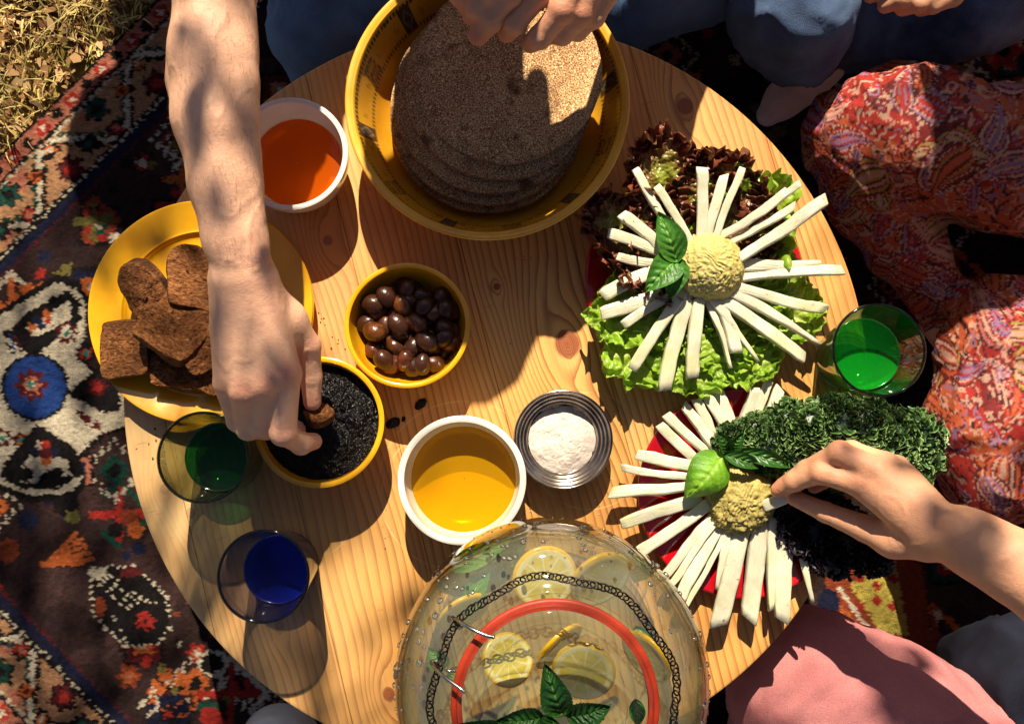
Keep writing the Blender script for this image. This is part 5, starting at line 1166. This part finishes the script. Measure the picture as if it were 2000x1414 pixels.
def paisley_print(V, seed=5):
    """printed teardrops with rings, scalloped edges and a busy ground, laid out on the cloth"""
    pc = {k: np.array(srgb(*v)[:3]) for k, v in dict(k=(26, 10, 14), r=(170, 40, 26), d=(112, 26, 24), o=(196, 92, 48), c=(208, 164, 142), l=(150, 116, 146), b=(62, 68, 136), y=(168, 146, 66), p=(190, 116, 112)).items()}
    q = np.stack([V[:, 0] + .55 * V[:, 2], V[:, 1] + .45 * V[:, 2]], 1)
    q = q + .006 * np.stack([vnoise(V, 18, seed, 2), vnoise(V, 18, seed + 1, 2)], 1)
    q3 = np.c_[q, np.zeros(len(q))]
    n1 = vnoise(q3, 70, seed + 2, 2); n2 = vnoise(q3, 60, seed + 3, 2); n3 = vnoise(q3, 14, seed + 4, 2); n4 = vnoise(q3, 190, seed + 6, 1)
    C = np.where((n3 > .08)[:, None], pc['o'], np.where((n3 < -.25)[:, None], pc['d'], pc['r'])) * 1.0
    C[np.abs(n1) < .07] = pc['k']; C[np.abs(n2) < .045] = pc['c']; C[np.abs(n2 - .35) < .05] = pc['l']; C[n4 > .62] = pc['c']; C[n4 < -.68] = pc['k']
    rr = random.Random(seed); lo, hi = q.min(0), q.max(0)
    pals = ['rkcol', 'okrcd', 'lkcro', 'ckrlo', 'dkcoy', 'rkclb', 'pkrco', 'ykrcd']
    for _ in range(int((hi - lo).prod() / .00125)):
        c = np.array([rr.uniform(lo[0], hi[0]), rr.uniform(lo[1], hi[1])]); s = rr.uniform(.013, .040); th = rr.uniform(0, 6.283); fl = rr.choice((-1, 1)); pl = rr.choice(pals)
        near = np.where(((q - c) ** 2).sum(1) < (s * 1.6) ** 2)[0]
        if len(near) == 0: continue
        d = (q[near] - c) / s; a = (d[:, 0] * math.cos(th) + d[:, 1] * math.sin(th)) * fl; b = -d[:, 0] * math.sin(th) + d[:, 1] * math.cos(th)
        t = np.clip((b + 1) / 2, 0, 1); a = a - .55 * np.clip(t - .35, 0, 1) ** 2 * 2
        wd = np.sin(np.pi * np.clip(t, .001, .999) ** .62) ** .8 * (.62 - .28 * t) + 1e-3
        e = np.hypot(a / wd, np.clip(np.abs(b) - .55, 0, 9) * .9) + np.where(np.abs(b) > 1.0, 9, 0)
        e = np.abs(a) / wd + np.where(np.abs(b) > .99, 9, 0)
        sc = .10 * (np.mod(t * 15, 1) < .55)
        for lim, kk in ((1.16 + sc, pl[2]), (1.08 + sc, 'k'), (1.0, pl[0]), (.80, pl[2]), (.72, 'k'), (.66, pl[3]), (.46, pl[4]), (.40, 'k')): C[near[e < lim]] = pc[kk]
        C[near[(e < .34)]] = pc[pl[1 if s < .02 else 0]]; C[near[(e < .20)]] = pc[pl[3]]
    C = C * .76 + .24 * np.array(srgb(132, 52, 54)[:3]); return np.clip(C * (1 + .25 * vnoise(V, 5, seed + 8, 2))[:, None] * .74, 0, 1)
M_JEAN = m_denim('blue_denim', srgb(56, 78, 112), srgb(94, 122, 156)); M_DJEAN = m_denim('dark_denim', srgb(48, 62, 92), srgb(92, 112, 142))
M_PINK = m_denim('rose_cotton', srgb(172, 104, 104), srgb(196, 128, 126)); M_NAVY = m_denim('navy_cotton', srgb(18, 19, 28), srgb(34, 36, 50))
M_GREY = m_denim('grey_cotton', srgb(96, 96, 100), srgb(130, 130, 132)); M_PAIS = m_paisley(); M_CREAM = m_denim('cream_cotton', srgb(186, 176, 156), srgb(208, 198, 178))
SK1 = m_skin('fair_skin', srgb(232, 180, 148), srgb(204, 108, 90)); SK2 = m_skin('tan_skin', srgb(220, 162, 126), srgb(184, 96, 70)); SK3 = m_skin('warm_skin', srgb(206, 148, 116), srgb(168, 84, 62))
H_BR = m_hair('brown_hair', srgb(52, 34, 22)); H_BK = m_hair('black_hair', srgb(26, 20, 18))

# ---- the man whose forearm reaches in from the upper left to dip bread
arm = chain([Vector((-.245, .74, .385)), Vector((-.262, .56, .29)), U(420, -70, .214), U(416, 110, .206), U(420, 230, .199), U(440, 360, .190), U(459, 465, .182), U(476, 530, .176)], [.050, .042, .0365, .0345, .0335, .0285, .0250, .0230], .02)
arm += chain([U(376, 40, .200), U(370, 160, .194), U(402, 320, .186)], [.016, .018, .014], .010) + chain([U(464, 30, .216), U(464, 160, .210), U(474, 300, .198), U(490, 420, .190)], [.015, .0165, .0135, .010], .009) + chain([U(415, 60, .226), U(420, 240, .220), U(448, 400, .205)], [.012, .013, .009], .012) + [(U(508, 500, .192), U(505, 506, .190), .0075, .0075, .012)]
hb = hand((U(506, 548, .172), U(446, 552, .172)), .0225, [(U(560, 730, .146), .0138), (U(520, 752, .150), .0132), (U(476, 764, .146), .0128), (U(442, 748, .136), .0120)],
          [[(U(553, 845, .124), .0122), (U(588, 866, .098), .0104), (U(612, 862, .086), .0088)], [(U(512, 830, .112), .0118), (U(545, 842, .088), .0100), (U(580, 838, .080), .0088)], [(U(485, 836, .104), .0114), (U(520, 838, .082), .0098), (U(545, 825, .078), .009)], [(U(464, 822, .102), .0100), (U(500, 836, .082), .0088), (U(520, 820, .078), .008)]],
          [(U(500, 560, .160), .019), (U(560, 625, .138), .0175), (U(598, 676, .116), .0138), (U(607, 735, .099), .0104), (U(610, 785, .087), .0088)])
fl = [(U(560, 730, .158), .013, .9), (U(520, 752, .162), .012, .8), (U(476, 764, .158), .013, .8), (U(442, 748, .146), .012, .5), (U(553, 845, .135), .012, .6), (U(612, 862, .088), .014, .8), (U(610, 790, .092), .014, .6), (U(600, 672, .126), .014, .5), (U(540, 560, .19), .03, .25), (U(512, 500, .2), .02, .4)]
SHB = Vector((-.245, .74, .36))
pB, bB = person((-.45, .95, GROUND), 'person reaching in from the upper left with a bare forearm, dipping bread', [(arm + hb, .0022)], SK1,
    [('shirt', chain([Vector((-.25, .70, .375)), Vector((-.27, .80, .39)), Vector((-.40, 1.02, .36)), Vector((-.56, 1.06, .35))], [.056, .066, .09, .08], .05) + chain([Vector((-.43, 1.05, .27)), Vector((-.47, 1.15, -.02))], [.13, .14], .05), .009, M_GREY, (.005, 14, 3)),
     ('trousers', chain([Vector((-.40, 1.16, -.10)), Vector((-.30, 1.30, -.20)), Vector((-.36, 1.15, -.24))], [.11, .08, .06], .04) + chain([Vector((-.54, 1.16, -.10)), Vector((-.66, 1.28, -.20)), Vector((-.60, 1.10, -.24))], [.11, .08, .06], .04), .010, M_DJEAN, (.004, 16, 5))],
    fl, (Vector((-.42, 1.04, .61)), (.25, -.8, -.35), Vector((-.43, 1.06, .42))), H_BR)
nail(U(615, 791, .0975), U(613, 797, .08) - U(608, 740, .098), (0.15, .1, 1), .0105, .0115, bB, M_NAIL)
q = U(622, 812, .077)
o = link('toast', toast_mesh(.026, .022, .014, 3.0, 77, .3), M_TST, loc=q, rot=(R(-20), R(25), R(30))); tag(o, 'small piece of toast pinched over the black paste', 'toast')

# ---- the person tearing bread at the far side (hands at the top edge, jeans knees either side)
def at_sun(px, py, zs, z):
    """the point at height z whose shadow falls on the surface (height zs) at that spot"""
    q = U(px, py, zs); return q + SUND * ((z - zs) / SUND.z)
UH = lambda px, py, z: U(px, py, z + .035)
hr = hand((UH(1168, -190, .212), UH(1226, -160, .205)), .020, [(UH(1108, -96, .216), .0122), (UH(1146, -80, .220), .0122), (UH(1176, -55, .215), .0118), (UH(1192, -22, .205), .0108)],
          [[(UH(1052, -10, .206), .0104), (UH(1006, 46, .192), .0094), (UH(990, 66, .176), .0084)], [(UH(1098, 20, .206), .0106), (UH(1054, 74, .188), .0096), (UH(1036, 86, .170), .0086)], [(UH(1136, 26, .200), .0100), (UH(1098, 68, .182), .0090), (UH(1076, 70, .168), .0082)], [(UH(1160, 34, .192), .0090), (UH(1128, 62, .178), .0080), (UH(1104, 60, .166), .0072)]],
          [(UH(1150, -170, .200), .016), (UH(1090, -90, .186), .0135), (UH(1040, -20, .180), .0105), (UH(1016, 20, .176), .0088)])
hl = hand((UH(1000, -220, .212), UH(950, -210, .205)), .020, [(UH(1040, -105, .216), .0122), (UH(1006, -100, .218), .0122), (UH(972, -92, .212), .0115), (UH(944, -84, .204), .0105)],
          [[(UH(1000, -12, .206), .0112), (UH(958, 40, .190), .0104), (UH(934, 70, .178), .0092)], [(UH(962, -14, .205), .0104), (UH(932, 18, .194), .0092), (UH(920, 32, .182), .0082)], [(UH(930, -20, .200), .0092), (UH(910, 0, .188), .008), (UH(910, 14, .176), .0072)], [(UH(904, -26, .196), .0085), (UH(894, -8, .186), .0074), (UH(898, 2, .176), .0068)]],
          [(UH(1020, -190, .200), .016), (UH(1030, -100, .186), .0130), (UH(1016, -40, .182), .0105), (UH(1002, 6, .176), .0088)])
wR, wL = UH(1198, -180, .208), UH(975, -218, .208)
eR = at_sun(1330, 105, 0.0, .235); eL = Vector((-.17, .80, .25))
armR = chain([Vector((.16, .80, .29)), eR + Vector((.015, .05, 0)), eR.lerp(wR, .35), wR], [.048, .043, .040, .0255], .02)
armL = chain([Vector((-.20, .82, .30)), eL, eL.lerp(wL, .35), wL], [.048, .043, .039, .0255], .02)
HA = Vector((-.065, .70, .47))
fA = [(UH(1052, -10, .216), .014, .6), (UH(1098, 20, .212), .014, .6), (UH(1136, 26, .21), .014, .6), (UH(990, 68, .176), .016, .7), (UH(1036, 88, .17), .016, .7), (UH(932, 74, .178), .018, 1.0), (UH(918, 32, .18), .016, .9)]
pA, bA = person((-.03, .95, GROUND), 'person in blue jeans at the far side tearing bread with both hands', [(armR + hr, .0024), (armL + hl, .0024)], SK3,
    [('shirt', chain([Vector((-.19, .80, .30)), Vector((-.03, .80, .33)), Vector((.15, .79, .30))], [.065, .075, .065], .06) + chain([Vector((-.03, .82, .24)), Vector((-.03, .95, -.12))], [.12, .14], .06) + [(Vector((.15, .79, .29)), eR + Vector((.03, .10, .02)), .06, .055, .03), (Vector((-.19, .81, .30)), eL + Vector((0, .03, .02)), .06, .055, .03)], .009, M_CREAM, (.005, 14, 7)),
     ('jeans', chain([Vector((-.14, .98, -.16)), U(640, -190, -.11), U(642, 60, -.105), U(650, 110, -.13)], [.11, .080, .066, .058], .03) + [(U(650, 100, -.14), U(850, 180, -.24), .055, .045, .02)] + chain([Vector((.08, .98, -.16)), U(1420, -190, -.10), U(1355, -62, -.095), U(1250, 8, -.12)], [.11, .085, .068, .056], .03) + [(U(1240, 10, -.15), U(1000, 150, -.24), .055, .045, .02)], .007, M_JEAN, (.0035, 20, 9))],
    fA, (HA, (.1, -.8, -.5), Vector((-.04, .78, .38))), H_BK)
# torn bread between the fingers
V, F = sphere(40, 20); V = np.sign(V) * np.abs(V) ** .6 * np.array([.0075, .017, .0035]); V += .0012 * np.stack([vnoise(V, 150, q, 2) for q in range(3)], 1)
q = UH(1012, 26, .190); o = link('bread_piece', new_mesh('bread_piece', V, F), M_FB, loc=q, rot=(R(10), R(15), R(-36))); tag(o, 'torn strip of flatbread held between two hands above the stack', 'flatbread')

# ---- the person on the right: hand taking a stick from the kale plate, rose trousers, navy top
armd = chain([Vector((.74, -.38, .30)), U(2180, 1222, .190), U(2080, 1168, .176), U(1980, 1105, .162), U(1900, 1062, .148), U(1862, 1040, .142)], [.047, .038, .034, .0295, .0262, .0250], .02)
hd_ = hand((U(1818, 1048, .128), U(1800, 988, .130)), .0235, [(U(1678, 942, .118), .0135), (U(1708, 918, .126), .0130), (U(1730, 908, .118), .0124), (U(1752, 912, .106), .0112)],
           [[(U(1604, 922, .106), .0108), (U(1552, 940, .082), .0094), (U(1520, 957, .066), .0078)], [(U(1640, 884, .118), .0112), (U(1576, 918, .086), .0096), (U(1530, 948, .066), .0082)], [(U(1662, 882, .104), .0106), (U(1600, 916, .078), .009), (U(1556, 944, .062), .008)], [(U(1690, 892, .090), .0094), (U(1630, 930, .07), .008), (U(1590, 950, .06), .007)]],
           [(U(1806, 1056, .118), .0195), (U(1745, 1052, .104), .0170), (U(1690, 1032, .092), .0128), (U(1612, 1000, .078), .0100), (U(1550, 972, .066), .0080)])
fD = [(U(1604, 915, .115), .014, .6), (U(1640, 878, .126), .014, .6), (U(1514, 958, .066), .02, .9), (U(1545, 970, .066), .018, .7), (U(1678, 938, .13), .016, .4), (U(1760, 1000, .14), .03, .2)]
SHD = U(2420, 1400, .28)
pD, bD = person((.85, -.42, GROUND), 'person at the lower right taking a stick, rose trousers and navy top', [(armd + hd_, .0023)], SK2,
    [('trousers', chain([U(2250, 1560, -.13), U(1960, 1555, -.12), U(1700, 1420, -.11), U(1580, 1345, -.115)], [.12, .105, .100, .092], .03) + [(U(1560, 1350, -.15), U(1480, 1560, -.22), .075, .05, .03)] + chain([U(2300, 1650, -.13), U(1900, 1900, -.13)], [.12, .09], .03), .007, M_PINK, (.0045, 15, 11)),
     ('shirt', chain([U(1925, 1310, -.17), U(2010, 1350, -.12), Vector((.74, -.44, -.06))], [.055, .075, .12], .04) + chain([Vector((.80, -.47, -.08)), Vector((.82, -.46, .26))], [.15, .12], .05) + [(Vector((.80, -.44, .29)), Vector((.68, -.33, .26)), .07, .056, .03), (Vector((.84, -.44, .29)), Vector((.92, -.58, .24)), .07, .06, .03)], .008, M_NAVY, (.0065, 18, 13))],
    fD, (Vector((.80, -.43, .53)), (-.8, .35, -.3), Vector((.81, -.45, .34))), H_BR, .12)
A_, B_ = U(1490, 990, .050), U(1560, 962, .066)
o = link('vegetable_stick', stick_mesh((B_ - A_).length, .0125, .012, .008, .008, 0, 0, 991, .1)); X = (B_ - A_).normalized(); Y = Vector((0, 0, 1)).cross(X).normalized(); Z = X.cross(Y)
o.matrix_world = Matrix(((X.x, Y.x, Z.x, A_.x), (X.y, Y.y, Z.y, A_.y), (X.z, Y.z, Z.z, A_.z), (0, 0, 0, 1))); tag(o, 'white stick held by the fingers and dipped into the rough dip', 'vegetable stick')

# ---- the person in patterned trousers on the right
legs = chain([U(2300, 330, -.13), U(1980, 318, -.135), U(1760, 268, -.125), U(1678, 262, -.135)], [.105, .086, .080, .066], .03) + chain([U(1668, 285, -.145), U(1705, 380, -.165), U(1778, 490, -.19), U(1856, 610, -.22)], [.062, .054, .044, .038], .02)
legs2 = chain([U(1965, 600, -.16), U(1945, 700, -.14), U(1935, 820, -.125), U(1932, 920, -.125)], [.044, .060, .068, .060], .025) + chain([U(1965, 900, -.13), U(2130, 850, -.13), U(2350, 740, -.13)], [.062, .078, .11], .03)
pC, bC = person((.85, .22, GROUND), 'person sitting at the right in red paisley trousers', [], SK2,
    [('trousers', legs + legs2, .0027, M_PAIS, (.0050, 17, 15)), ('shirt', chain([Vector((.88, .20, -.12)), Vector((.92, .20, .25))], [.15, .12], .05) + chain([Vector((.91, .37, .29)), Vector((.91, .03, .29))], [.07, .07], .05) + chain([Vector((.91, .38, .27)), Vector((.80, .40, .05))], [.055, .05], .03) + chain([Vector((.91, .02, .27)), Vector((.80, -.02, .05))], [.055, .05], .03), .010, M_CREAM, (.005, 14, 17))],
    (), (Vector((.88, .20, .52)), (-.9, -.1, -.3), Vector((.90, .20, .33))), H_BK, .16)

V, F = sdf_mesh(chain([U(1850, 620, -.23), U(1900, 700, -.26), U(1850, 770, -.27)], [.036, .032, .022], .02), .005); link('foot', new_mesh('foot', V - np.array(pC.location), F, cols={'flush': np.zeros(len(V))}), SK2, pC)

# ---- the person at the upper right: denim knee in the sun, foot, resting hand
ft = chain([U(1612, 128, -.245), U(1575, 160, -.262), U(1530, 195, -.272), U(1500, 225, -.276)], [.028, .027, .024, .016], .015) + chain([U(1640, 60, -.24), U(1612, 130, -.262), U(1588, 165, -.268)], [.03, .020, .012], .012)
hE = hand((U(1860, -110, -.03), U(1900, -60, -.03)), .022, [(U(1790, -60, -.028), .0125), (U(1815, -40, -.025), .0125), (U(1840, -22, -.026), .012), (U(1862, -5, -.03), .011)],
          [[(U(1735, -25, -.028), .0102), (U(1700, -8, -.04), .009)], [(U(1762, 0, -.026), .0102), (U(1728, 12, -.04), .009)], [(U(1795, 8, -.028), .010), (U(1762, 18, -.042), .0088)], [(U(1822, 12, -.032), .009), (U(1798, 20, -.044), .008)]],
          [(U(1850, -110, -.035), .016), (U(1790, -100, -.04), .012), (U(1740, -70, -.05), .009)])
armE = chain([Vector((.74, .98, .24)), Vector((.66, .80, .06)), U(1885, -100, -.02)], [.046, .042, .027], .02)
pE, bE = person((.55, .98, GROUND), 'person at the upper right in dark jeans with one sunlit knee', [(armE + hE, .003)], SK3,
    [('jeans', chain([U(1700, -520, -.14), U(1590, -220, -.085), U(1545, 20, -.075), U(1560, 85, -.11)], [.12, .088, .070, .055], .03) + chain([U(1560, 60, -.14), U(1600, 60, -.19), U(1660, 30, -.22)], [.055, .05, .045], .02) + chain([U(1900, -520, -.14), U(2160, -160, -.13), U(2100, -60, -.14)], [.12, .088, .07], .03) + chain([U(2100, -50, -.17), U(1880, 25, -.19), U(1680, 80, -.22)], [.062, .056, .045], .02), .007, M_DJEAN, (.004, 20, 19)),
     ('shirt', chain([Vector((.56, 1.02, -.12)), Vector((.55, 1.0, .24))], [.15, .125], .05) + chain([Vector((.38, 1.0, .28)), Vector((.73, .99, .28))], [.068, .068], .05) + [(Vector((.74, .98, .26)), Vector((.69, .87, .13)), .055, .05, .03), (Vector((.37, 1.0, .26)), Vector((.36, .92, .05)), .055, .05, .03)], .010, M_NAVY, (.005, 14, 21))],
    (), (Vector((.55, .95, .50)), (-.1, -.8, -.4), Vector((.555, .98, .33))), H_BK)

V, F = sdf_mesh(ft, .003); link('foot', new_mesh('foot', V - np.array(pE.location), F, cols={'flush': np.zeros(len(V))}), m_skin('pale_foot', srgb(226, 190, 176), srgb(190, 120, 104)), pE)

# fine hairs on the reaching forearm
rg = np.random.default_rng(77); bm_ = bB.data; nv_ = len(bm_.vertices); co_ = np.zeros(nv_ * 3, np.float32); no_ = np.zeros(nv_ * 3, np.float32); bm_.vertices.foreach_get('co', co_); bm_.vertices.foreach_get('normal', no_)
co_ = co_.reshape(-1, 3); no_ = no_.reshape(-1, 3); wpos = co_ + np.array(pB.location)
ok = np.where((wpos[:, 2] > .12) & (wpos[:, 2] < .25) & (wpos[:, 1] > U(470, 520, .18).y) & (wpos[:, 1] < .45) & (no_[:, 2] > -.1))[0]
pk = rg.choice(ok, 650); P0 = co_[pk]; Nn = no_[pk]
ad = np.array([.12, -1.0, -.1]) + rg.normal(0, .35, (len(pk), 3)); ad -= Nn * (ad * Nn).sum(1)[:, None]; ad /= np.linalg.norm(ad, axis=1)[:, None]
sd_ = np.cross(ad, Nn); L_ = rg.uniform(.005, .011, len(pk))[:, None]; wd_ = .00008
P1 = P0 + ad * L_ * .5 + Nn * .0016; P2 = P0 + ad * L_ + Nn * .0012
V = np.stack([P0 - sd_ * wd_, P0 + sd_ * wd_, P1 + sd_ * wd_, P1 - sd_ * wd_, P2], 1).reshape(-1, 3); o5 = np.arange(len(pk)) * 5
F = np.concatenate([np.stack([o5, o5 + 1, o5 + 2], 1), np.stack([o5, o5 + 2, o5 + 3], 1), np.stack([o5 + 3, o5 + 2, o5 + 4], 1)])
ah = link('arm_hair', new_mesh('arm_hair', V, F), m_simple('arm_hair', srgb(150, 104, 68), .5), pB); ah['kind'] = 'stuff'
# ------------------------------------------------------------------ the tree whose boughs dapple the picnic
def m_treeleaf():
    m, N, out = material('tree_leaf'); c = ramp(N, N('Attribute', attribute_name='t').outputs['Fac'], [(0, srgb(58, 84, 30)), (1, srgb(104, 124, 48))])
    p = N('BsdfPrincipled', {'Base Color': c, 'Roughness': .5}); t = N('BsdfTranslucent', {'Color': c})
    return out(N('MixShader', {0: .3, 1: p.outputs[0], 2: t.outputs[0]}).outputs[0])
tree = empty('olive_tree', (-1.6, 3.6, GROUND)); tag(tree, 'leafy tree beyond the rug whose boughs throw dappled shade', 'tree')
toff = np.array([-1.6, 3.6, GROUND])
M_BARK = m_simple('bark', srgb(92, 76, 58), .95, noise_amt=.4, nscale=20, bump_s=1.0, bscale=60, bdist=.01)
br_p = [[(-1.6, 3.6, GROUND - .05), (-1.58, 3.55, .6), (-1.5, 3.5, 1.4), (-1.35, 3.3, 2.2), (-1.1, 3.0, 2.8), (-.7, 2.6, 3.1)]]
V, F = tube(curve_prof(np.array(br_p[0]) - toff, 6), np.linspace(.11, .02, 31), 14); link('trunk', new_mesh('trunk', V, F), M_BARK, tree)
rg = np.random.default_rng(44)
# leaf clumps hang where the light towards the left rug, the arms and the rose trousers passes
spots = []
def shade(px, py, zs, n, spread, t0=2.7, size=1.0):
    q = U(px, py, zs); t = t0 + rg.uniform(-.35, .35); c = np.array(q + SUND * t * 1.414); spots.append((c, n, spread, size))
for a in ((60, 420, GROUND, 16, .10), (180, 560, GROUND, 14, .08), (40, 900, GROUND, 30, .12), (200, 980, GROUND, 30, .10), (90, 1150, GROUND, 36, .12), (330, 1300, GROUND, 30, .12), (180, 1330, GROUND, 36, .12), (60, 250, GROUND, 12, .10), (20, 620, GROUND, 14, .09),
          (470, 60, .21, 2, .012, 1.5), (440, 175, .21, 3, .012, 1.5), (370, 195, .21, 2, .010, 1.5), (480, 345, .2, 2, .012, 1.5), (425, 410, .2, 4, .016, 1.5), (430, 560, .18, 3, .016, 1.5), (515, 665, .16, 4, .018, 1.5), (450, 735, .15, 2, .016, 1.5), (545, 810, .14, 2, .012, 1.5), (340, 100, .2, 2, .012, 1.5),
          (280, 500, .02, 5, .04), (560, 560, .02, 4, .03), (300, 1000, 0, 10, .05), (380, 1100, 0, 10, .05), (420, 960, 0, 8, .05), (560, 1290, 0, 10, .05), (700, 1330, 0, 10, .04), (620, 960, 0, 9, .05), (480, 1250, 0, 9, .05),
          (1720, 960, .12, 4, .02, 1.9), (1790, 990, .13, 4, .018, 1.9), (1850, 1075, .15, 4, .02, 1.9), (1900, 1050, .15, 3, .016, 1.9), (1950, 1130, .15, 7, .025, 1.9), (1830, 1320, -.03, 10, .05), (1950, 1400, -.03, 10, .05), (1760, 1280, -.03, 5, .03),
          (1760, 200, -.05, 6, .05), (1900, 400, -.05, 5, .06), (1880, 800, -.05, 4, .05), (1750, 450, -.1, 8, .05), (1980, 950, -.05, 5, .05)):
    shade(*a)
for _ in range(60):
    c = np.array([rg.uniform(-2.8, -.8), rg.uniform(2.8, 4.6), rg.uniform(2.3, 4.2)]); spots.append((c, 60, .22, 1.2))
Vs, Fs, Ts, base = [], [], [], 0
for c, n, sp, sz in spots:
    for _ in range(n):
        p = c + rg.normal(size=3) * sp; d = rg.normal(size=3); d /= np.linalg.norm(d); s_ = np.cross(d, rg.normal(size=3)); s_ /= np.linalg.norm(s_); L_ = rg.uniform(.03, .055) * sz; w_ = L_ * .32
        up = np.cross(d, s_) * L_ * .12
        Vs.append(np.array([p, p + d * L_ * .35 + s_ * w_ + up, p + d * L_ * .75 + s_ * w_ * .7 + up, p + d * L_, p + d * L_ * .75 - s_ * w_ * .7 + up, p + d * L_ * .35 - s_ * w_ + up])); Fs.append(np.array([[0, 1, 2, 3], [0, 3, 4, 5]]) + base); base += 6; Ts += [rg.uniform(0, 1)] * 6
crown = link('crown', new_mesh('crown', np.concatenate(Vs) - toff, np.concatenate(Fs), cols={'t': np.array(Ts)}), m_treeleaf(), tree); crown['kind'] = 'stuff'
# twigs carrying the low clumps
twig_n = 0
hub = np.array([-.7, 2.6, 3.1])
for c, n, sp, sz in spots[:41]:
    mid = (hub + c) / 2 + np.array([0, 0, .18]); V, F = tube(curve_prof(np.array([hub, mid, c]) - toff, 5), np.linspace(.010, .0016, 11), 6); link('twig', new_mesh('twig', V, F), M_BARK, tree)
